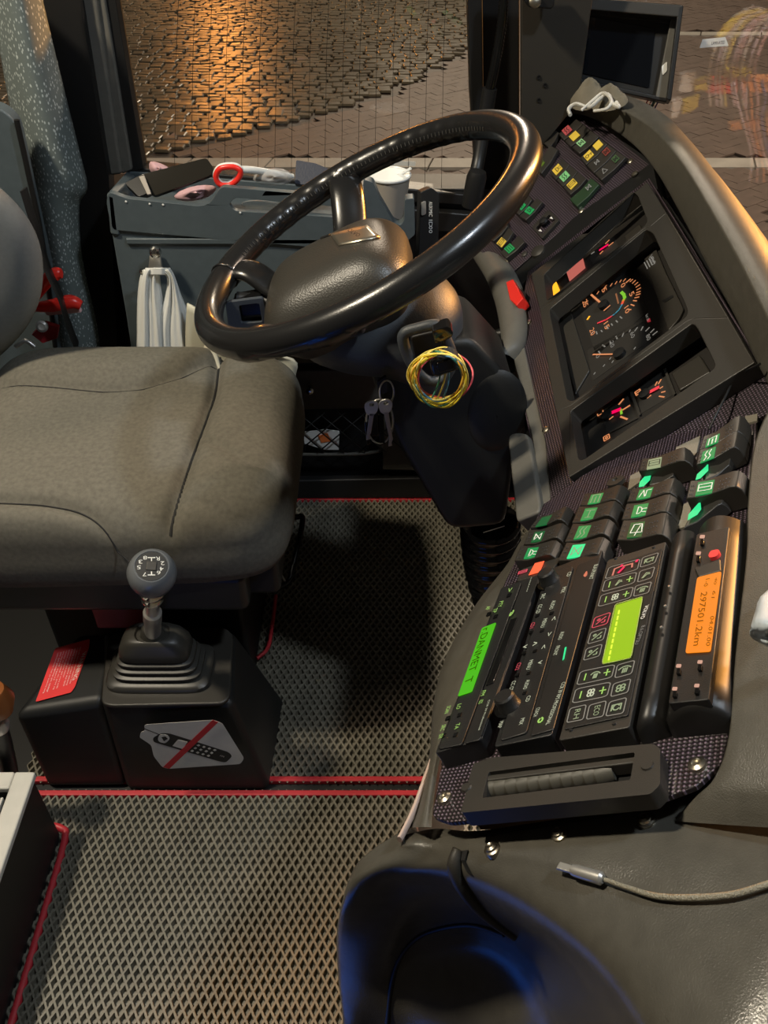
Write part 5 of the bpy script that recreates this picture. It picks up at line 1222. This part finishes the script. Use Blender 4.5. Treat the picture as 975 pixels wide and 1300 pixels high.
lathe('logo_disc', [(.0052, 0), (.0050, .001), (.001, .001)], PR.pt(743, 727, HR), PR.n, M('logo_blue', (.10, .22, .45), .4), r2, seg=20)
patch('logo_dot', rnd([(740, 731), (745, 724), (746, 728), (743, 733)], 2), PR, HR + .0016, M('logo_red', (.5, .15, .10), .4), r2)
patch('green_led', [(714, 838), (717, 822), (719, 821), (716, 836)], PR, HR + .002, e_greenb, r2)
strokes('power_symbol', PR, [(682, 917), (686, 911), (690, 911), (687, 917)], HR + .002, [arc(.5, .5, .5, 0, 300, 8)], .0013, e_txtg, r2)
cu = unit('climate_control_unit', 'climate control unit with yellow-green display and outlined keys', 'climate control', [(709, 940), (771, 711), (846, 687), (799, 923)], HR, m_rock)
prism('control_face', rnd([(716, 926), (771, 720), (841, 696), (797, 908)], 2), PR, HR, HR + .0012, m_black, cu)
yl = patch('yellow_green_display', rnd([(765, 842), (782, 768), (815, 758), (800, 834)], 2), PR, HR + .0022, e_lcdy, cu); lab(yl, 'glowing yellow-green display')
strokes('display_frame', PR, [(764, 843), (801, 835), (816, 757), (781, 767)], HR + .0028, [rrect(0, .06)], .0008, M('display_edge', (.3, .4, .1), .4), cu)
for k in range(9): patch('display_segment', [(771.5 + (8 - k) * 1.55, 838 - (8 - k) * 7.3), (773.5 + (8 - k) * 1.55, 837.5 - (8 - k) * 7.3), (774.5 + (8 - k) * 1.55, 832.5 - (8 - k) * 7.3), (772.5 + (8 - k) * 1.55, 833 - (8 - k) * 7.3)], PR, HR + .0027, E('display_cell', (.85, 1, .05), 1.0) if k == 0 else bpy.data.materials['display_cell'], yl)
Z1 = lambda x, y: (700 + x / 6.09, 680 + y / 6.09); Z2 = lambda x, y: (700 + x / 6.09, 800 + y / 6.09)
P_plus = [[(.5, .2), (.5, .8)], [(.2, .5), (.8, .5)]]; P_min = [[(.5, .2), (.5, .8)]]
I_fan = [arc(.35, .35, .17, 0, 360, 8), arc(.65, .35, .17, 0, 360, 8), arc(.35, .65, .17, 0, 360, 8), arc(.65, .65, .17, 0, 360, 8)]
I_air = [[(.2, .2), (.5, .7), (.8, .6)], [(.3, .2), (.6, .5), (.85, .45)]]
I_scr = [arc(.5, .2, .6, 40, 140, 6), [(.35, .2), (.4, .6)], [(.5, .2), (.55, .6)], [(.65, .2), (.7, .6)]]
I_rec = [arc(.5, .5, .25, 30, 330, 10), [(.15, .25), (.15, .75), (.85, .75), (.85, .25)]]
I_pct = [[(.15, .2), (.85, .8)], arc(.28, .68, .11, 0, 360, 6), [(.6, .2), (.85, .2), (.85, .42)]]
def ckey(Zf, bl, br, tr, tl, icon, mat, wide=False, txt=None):
    q = [Zf(*bl), Zf(*br), Zf(*tr), Zf(*tl)]
    k = strokes('key', PR, q, HR + .0020, [rrect(0, .14)], .0008, mat if mat is e_txtr and not wide else bpy.data.materials['key_outline'], cu)
    f = lambda x, y: tuple((q[0][i] * (1 - x) + q[1][i] * x) * (1 - y) + (q[3][i] * (1 - x) + q[2][i] * x) * y for i in (0, 1))
    if txt: text(txt, PR, f(.28, .85) if 0 else f(.35, .82), f(.35, .15), f(.70, .82), mat, k, h=HR + .0022); return
    if wide:
        for x0, ics, m_ in ((.05, P_min, e_txtg), (.34, icon, mat), (.68, P_plus, e_txtg)):
            strokes('key_symbol', PR, [f(x0, .12), f(x0 + .28, .12), f(x0 + .28, .88), f(x0, .88)], HR + .0022, ics, .0010, m_, k)
    else: strokes('key_symbol', PR, [f(.12, .12), f(.88, .12), f(.88, .88), f(.12, .88)], HR + .0022, icon, .0010, mat, k)
E('key_outline', (.6, .55, .45), .40)
k_ = [((415, 335), (665, 260), (685, 180), (445, 245))]
q = [Z1(415, 335), Z1(665, 260), Z1(685, 180), Z1(445, 245)]; kk = strokes('key', PR, q, HR + .0020, [rrect(0, .12)], .0008, bpy.data.materials['key_outline'], cu)
strokes('key_symbol', PR, q, HR + .0022, [[(.22, .15), (.22, .7), (.45, .8)], [(.5, .75), (.78, .75), (.8, .4)]], .0016, E('coral_print', (1, .30, .22), .6), kk)
strokes('key_symbol', PR, q, HR + .0023, [[(.40, .25), (.52, .6)], [(.42, .78), (.44, .86)], [(.90, .85), (.92, .95)]], .0022, e_red, kk)
ckey(Z1, (685, 245), (800, 210), (830, 130), (705, 170), I_rec, e_cream)
ckey(Z1, (390, 435), (640, 365), (660, 280), (415, 345), I_air, e_cream, True)
ckey(Z1, (665, 360), (775, 325), (800, 240), (685, 275), I_air, e_cream)
ckey(Z1, (360, 550), (610, 480), (635, 395), (385, 460), I_fan, e_wht, True)
ckey(Z1, (635, 470), (750, 440), (775, 355), (650, 390), I_scr, e_cream)
ckey(Z1, (312, 715), (430, 680), (458, 592), (335, 635), I_pct, e_txtr)
ckey(Z1, (280, 838), (400, 805), (425, 712), (305, 750), I_pct, e_cream)
ckey(Z1, (248, 965), (370, 930), (393, 838), (270, 875), I_pct, e_cream)
ckey(Z2, (195, 425), (465, 365), (492, 265), (225, 320), I_scr, e_cream, True)
ckey(Z2, (490, 370), (620, 335), (645, 232), (510, 270), I_scr, e_cream)
ckey(Z2, (160, 565), (430, 510), (460, 400), (190, 455), I_fan, e_wht, True)
ckey(Z2, (458, 515), (590, 480), (615, 375), (480, 415), I_fan, e_cream)
ckey(Z2, (118, 715), (245, 690), (270, 575), (145, 605), None, e_cream, txt='RH')
ckey(Z2, (270, 690), (400, 665), (425, 545), (295, 580), None, e_cream, txt='ECO')
ckey(Z2, (420, 665), (555, 640), (582, 520), (450, 555), I_rec, e_cream)
keytxt(cu, [('VOLVO', 818, 778, 19)], PR, HR + .0022, m_white); keytxt(cu, [('8.6.OPTSU', 812, 807, 26)], PR, HR + .0022, e_orgd)
for u, v in ((782, 709), (830, 695), (725, 927), (780, 919)): lathe('rivet_hole', [(.0016, 0), (.0012, .0008), (.001, .0008)], PR.pt(u, v, HR), PR.n, m_black, cu, seg=8)
# curved blank and tachograph: bulged black covers
def bulge(name, par, q, h, amp, mat, n=10, tail=True):
    """convex cover between BL, BR, TR, TL pixels, arched across its width"""
    BL, BR, TR, TL = q; rows = []
    for j in range(9):
        y_ = j / 8; r = []
        for i in range(n + 1):
            x = i / n; u = (BL[0] * (1 - x) + BR[0] * x) * (1 - y_) + (TL[0] * (1 - x) + TR[0] * x) * y_; v = (BL[1] * (1 - x) + BR[1] * x) * (1 - y_) + (TL[1] * (1 - x) + TR[1] * x) * y_
            r.append(PR.pt(u, v, h) + PR.n * (amp * math.sin(math.pi * x) ** .8 - amp * .3))
        rows.append(r)
    first = [p - PR.l * .003 - PR.n * .006 for p in rows[0]]; f2 = [p - PR.n * .03 for p in first]
    last = [p + PR.l * .003 - PR.n * .006 for p in rows[-1]]; l2 = [p - PR.n * .03 for p in last]
    R = [f2, first] + rows + [last, l2]
    R = [[r[0] - PR.n * .03] + r + [r[-1] - PR.n * .03] for r in R]
    return grid(name, R, mat, par)
bl = T('blank_cover', 'blank curved black cover between climate unit and tachograph', 'cover')
bulge('cover', bl, ((806, 921), (842, 909), (880, 673), (851, 689)), .014, .007, M('satin_black', (.011, .0105, .010), .42), n=10)
for u, v in ((850, 745), (845, 770), (840, 797)): lathe('pip', [(.001, .001), (.0012, 0)], PR.pt(u, v, .021), PR.n, m_steel, bl, seg=8)
tg = T('tachograph', 'black tachograph with a glowing orange display and red button', 'tachograph')
bulge('casing', tg, ((843, 908), (924, 899), (945, 660), (884, 672)), .016, .012, bpy.data.materials['satin_black'], n=14)
HT = .0262
prism('display_face', rnd([(848, 893), (900, 888), (926, 668), (884, 678)], 3), PR, .018, HT - .001, m_dark, tg, bevel=.002)
dl = patch('orange_display', rnd([(870, 829), (885, 733), (916, 725), (902, 827)], 3), PR, HT, e_lcdo, tg); lab(dl, 'glowing orange text display')
text('1-0', PR, (896, 735), (893, 745), (901, 734), m_lcdo, dl, h=HT + .0006); text('297501.2km', PR, (890, 752), (880, 820), (898, 751), m_lcdo, dl, h=HT + .0006)
text('40', PR, (908, 733), (906, 742), (911, 733), m_lcdo, dl, h=HT + .0006); text('61', PR, (905, 750), (903, 759), (909, 750), m_lcdo, dl, h=HT + .0006); text('04.01.00', PR, (902, 782), (896, 820), (907, 782), m_lcdo, dl, h=HT + .0006)
prism('lens_step', [(881, 721), (914, 709), (915, 724), (886, 732)], PR, .02, HT + .0005, m_rock, tg, bevel=.001)
patch('red_button', rnd([(899, 705), (902, 699), (912, 697), (914, 700), (910, 706), (901, 708)], 3), PR, HT + .002, m_lblred, tg, t=.003)
for u, v in ((891, 681), (886, 702), (861, 845), (888, 840), (856, 874), (884, 870)):
    patch('key_legend', rnd([(u - 3, v + 2), (u - 2, v - 2), (u + 4, v - 2), (u + 3, v + 2)], 1), PR, HT + .0004, E('peach_print', (1, .55, .4), .6) if 'peach_print' not in bpy.data.materials else bpy.data.materials['peach_print'], tg)
    prism('key', rnd([(u - 3, v + 10), (u - 1.5, v + 3), (u + 3, v + 3), (u + 2, v + 10)], 1), PR, HT - .002, HT + .0012, m_gloss, tg, bevel=.0006)
# thumbwheel vent below the radios
tv = T('thumbwheel_vent', 'long black vent with a row of ribbed rollers below the radios', 'vent')
frame('vent_frame', rnd([(585, 1032), (600, 970), (622, 962), (828, 944), (838, 950), (838, 996), (826, 1008)], 4), [rnd([(612, 1013), (620, 980), (806, 955), (800, 990)], 3)], PR, 0, .012, m_rock, tv, bev=.002)
prism('vent_floor', [(608, 1018), (618, 975), (812, 952), (806, 996)], PR, -.002, .0005, m_black, tv, bevel=0)
for k in range(11):
    u = 628 + k * 14.2; v = 1001 - k * 1.9
    lathe('roller', [(.001, -.006), (.0068, -.0055), (.0072, 0), (.0068, .0055), (.001, .006)], PR.pt(u, v, .003), PR.a + PR.l * .2, M('roller_plastic', (.06, .056, .044), .5) if k == 0 else bpy.data.materials['roller_plastic'], tv, seg=16)
prism('vent_lip', [(618, 984), (808, 960), (806, 968), (616, 991)], PR, .002, .011, m_bezel, tv, bevel=.001)
for u, v in ((592, 1000), (822, 972)): lathe('vent_screw', [(.004, 0), (.0035, .001), (.001, .001)], PR.pt(u, v, .012), PR.n, m_rock, tv, seg=12)

# ================================================================ MONITOR AND LOOSE THINGS
PM = Pl(CAM + ray(775, 70) * 1.42, (.93, -.28, -.08), (.20, .28, .94))
mo = T('dash_monitor', 'black flat monitor in an open metal hood above the dashboard', 'monitor')
prism('monitor_body', rnd([(706, 12), (854, 24), (838, 126), (700, 92)], 4), PM, -.02, .006, m_dark, mo, bevel=.004)
prism('screen_glass', rnd([(720, 16), (832, 36), (824, 112), (716, 88)], 3), PM, .006, .008, M('dark_screen', (.004, .005, .007), .08), mo, bevel=.0005)
prism('hood_top', [(700, -6), (866, 6), (862, 22), (706, 9)], PM, -.03, .045, m_bezel, mo, bevel=.002)
prism('hood_side', [(852, 22), (866, 6), (850, 126), (832, 124)], PM, -.03, .020, m_grey, mo, bevel=.002)
prism('hood_edge', [(861, 8), (868, 6), (852, 128), (846, 126)], PM, -.04, .045, m_dark, mo, bevel=.002)
prism('hood_bottom', [(700, 92), (848, 124), (846, 130), (698, 98)], PM, -.03, .020, m_dark, mo, bevel=.002)
prism('vent_strip', [(716, 10), (850, 24), (850, 30), (716, 15)], PM, .006, .010, m_stick if 0 else m_rock, mo, bevel=.001)
for k, (u, v) in enumerate(((711, 22), (710, 33), (709, 45), (706, 80))): patch('touch_key', [(u - 2, v - 2), (u + 2, v - 1.5), (u + 2, v + 2.5), (u - 2, v + 2)], PM, .0066, e_orgd if k < 0 else m_grey, mo)
lathe('chrome_socket', [(.0085, 0), (.0085, .004), (.0055, .005), (.0055, .001), (.001, .001)], PM.pt(703, 63, .006), PM.n, m_chrome, mo, seg=20)
prism('white_tag', rnd([(840, 84), (847, 78), (847, 90), (841, 96)], 2), PM, .020, .0215, m_white, mo)
prism('monitor_arm', [(735, 60), (775, 60), (765, 180), (735, 180)], Pl(PM.O - PM.n * .05, PM.a, PM.l), -.01, 0, m_dark, mo, bevel=.002)
wc_ = T('monitor_wires', 'thin coloured wires dangling beneath the monitor', 'wires')
for k, (u, m) in enumerate(((818, m_wr), (823, m_pink), (828, m_wg), (832, M('purple_wire', (.2, .12, .5), .4)), (826, M('cyan_wire', (.1, .4, .45), .4)))):
    tube('wire', [PM.pt(u + 10, 118, -.02), PM.pt(u + 2, 132, -.02), PM.pt(u - 6, 150, -.02), PM.pt(u - 8, 165, -.03)], .0012, m, wc_, seg=6)
dirt = T('cleaning_rag', 'crumpled grey and white cleaning rag on the dash below the monitor', 'rag')
def ragb(pts, seed, m_, hh=.03):
    r = random.Random(seed); n = len(pts); c = (sum(p[0] for p in pts) / n, sum(p[1] for p in pts) / n); rows = []
    for j in range(7):
        t = j / 6; s = 1 - t * .98; hgt = hh * (1 - (1 - t) ** 2)
        rows.append([PF.pt(c[0] + (u - c[0]) * s, c[1] + (v - c[1]) * s, .045) + V((0, 0, 1)) * (hgt + (r.uniform(-.007, .007) if 0 < j < 6 else 0)) for u, v in pts])
    return grid('fold', rows, m_, dirt, cyc=True, sub=1)
ragb([(722, 125), (735, 115), (752, 110), (768, 116), (770, 130), (752, 138), (738, 142), (724, 138)], 1, m_cloth)
ragb([(745, 128), (760, 118), (780, 120), (795, 118), (800, 130), (788, 138), (770, 142), (752, 142)], 2, m_cloth, .022)
tube('hem', [PF.pt(u, v, .065) for u, v in ((724, 146), (722, 138), (732, 132), (748, 136), (762, 125), (772, 120), (778, 132), (786, 136), (782, 130))], .003, m_stick, dirt, seg=6)
tube('hem', [PF.pt(u, v, .068) for u, v in ((738, 140), (752, 128), (766, 118), (776, 128), (770, 138), (754, 141))], .0025, m_stick, dirt, seg=6)
# charging cable lying on the lower dash
cb_ = T('charging_cable', 'braided cable with a silver plug lying across the lower dash', 'cable')
pts = [ob(u, v, .004) for u, v in ((766, 1116), (800, 1128), (835, 1138), (880, 1140), (930, 1136), (972, 1124), (985, 1120))]
tube('braided_cord', pts, [.0014, .0015, .0018, .0019, .0019, .0019, .0019], M('braid', (.22, .20, .15), .5, bump=1, scale=900), cb_, seg=10)
a = ob(726, 1104, .006); b = ob(766, 1116, .005); d = (b - a).normalized(); L = (b - a).length
lathe('plug_shell', [(.001, 0), (.0032, .0005), (.0037, .003), (.0039, L * .93), (.0025, L), (.001, L)], a, d, m_steel, cb_, seg=20)
obox('plug_tip', a - d * .0045, (d, V((0, 0, 1)), d.cross(V((0, 0, 1)))), (.010, .0022, .005), m_steel, cb_, bevel=.0006)
# plastic bag at the right edge
m_clear = M('frosted_bag', (.55, .62, .68), .45, alpha=.8)
rows = []
r5 = random.Random(4)
for j, (ul, v) in enumerate(((985, 742), (966, 758), (960, 775), (954, 795), (952, 806), (964, 815), (985, 824))):
    rows.append([PR.pt(ul + i * 9, v, .055 - .02 * abs(j - 3) / 3 + r5.uniform(-.006, .006)) for i in range(7)])
pb = grid('clear_plastic_bag', fine(rows, 2, 2), m_clear, thick=.001); tag(pb, 'crinkled clear plastic bag at the right edge of the dash', 'plastic bag')
tube('thin_cable', [P1.pt(965, 462, .03), P1.pt(935, 480, .012), PR.pt(915, 515, .02), PR.pt(900, 545, .01)], .0013, m_black, ds, seg=6)

# exposed wiring of the junction box ahead of the dash (out of frame, mirrored in the side glass)
jw = T('junction_box_wiring', 'loose coloured wiring reflected faintly in the glass right of the monitor', 'wiring')
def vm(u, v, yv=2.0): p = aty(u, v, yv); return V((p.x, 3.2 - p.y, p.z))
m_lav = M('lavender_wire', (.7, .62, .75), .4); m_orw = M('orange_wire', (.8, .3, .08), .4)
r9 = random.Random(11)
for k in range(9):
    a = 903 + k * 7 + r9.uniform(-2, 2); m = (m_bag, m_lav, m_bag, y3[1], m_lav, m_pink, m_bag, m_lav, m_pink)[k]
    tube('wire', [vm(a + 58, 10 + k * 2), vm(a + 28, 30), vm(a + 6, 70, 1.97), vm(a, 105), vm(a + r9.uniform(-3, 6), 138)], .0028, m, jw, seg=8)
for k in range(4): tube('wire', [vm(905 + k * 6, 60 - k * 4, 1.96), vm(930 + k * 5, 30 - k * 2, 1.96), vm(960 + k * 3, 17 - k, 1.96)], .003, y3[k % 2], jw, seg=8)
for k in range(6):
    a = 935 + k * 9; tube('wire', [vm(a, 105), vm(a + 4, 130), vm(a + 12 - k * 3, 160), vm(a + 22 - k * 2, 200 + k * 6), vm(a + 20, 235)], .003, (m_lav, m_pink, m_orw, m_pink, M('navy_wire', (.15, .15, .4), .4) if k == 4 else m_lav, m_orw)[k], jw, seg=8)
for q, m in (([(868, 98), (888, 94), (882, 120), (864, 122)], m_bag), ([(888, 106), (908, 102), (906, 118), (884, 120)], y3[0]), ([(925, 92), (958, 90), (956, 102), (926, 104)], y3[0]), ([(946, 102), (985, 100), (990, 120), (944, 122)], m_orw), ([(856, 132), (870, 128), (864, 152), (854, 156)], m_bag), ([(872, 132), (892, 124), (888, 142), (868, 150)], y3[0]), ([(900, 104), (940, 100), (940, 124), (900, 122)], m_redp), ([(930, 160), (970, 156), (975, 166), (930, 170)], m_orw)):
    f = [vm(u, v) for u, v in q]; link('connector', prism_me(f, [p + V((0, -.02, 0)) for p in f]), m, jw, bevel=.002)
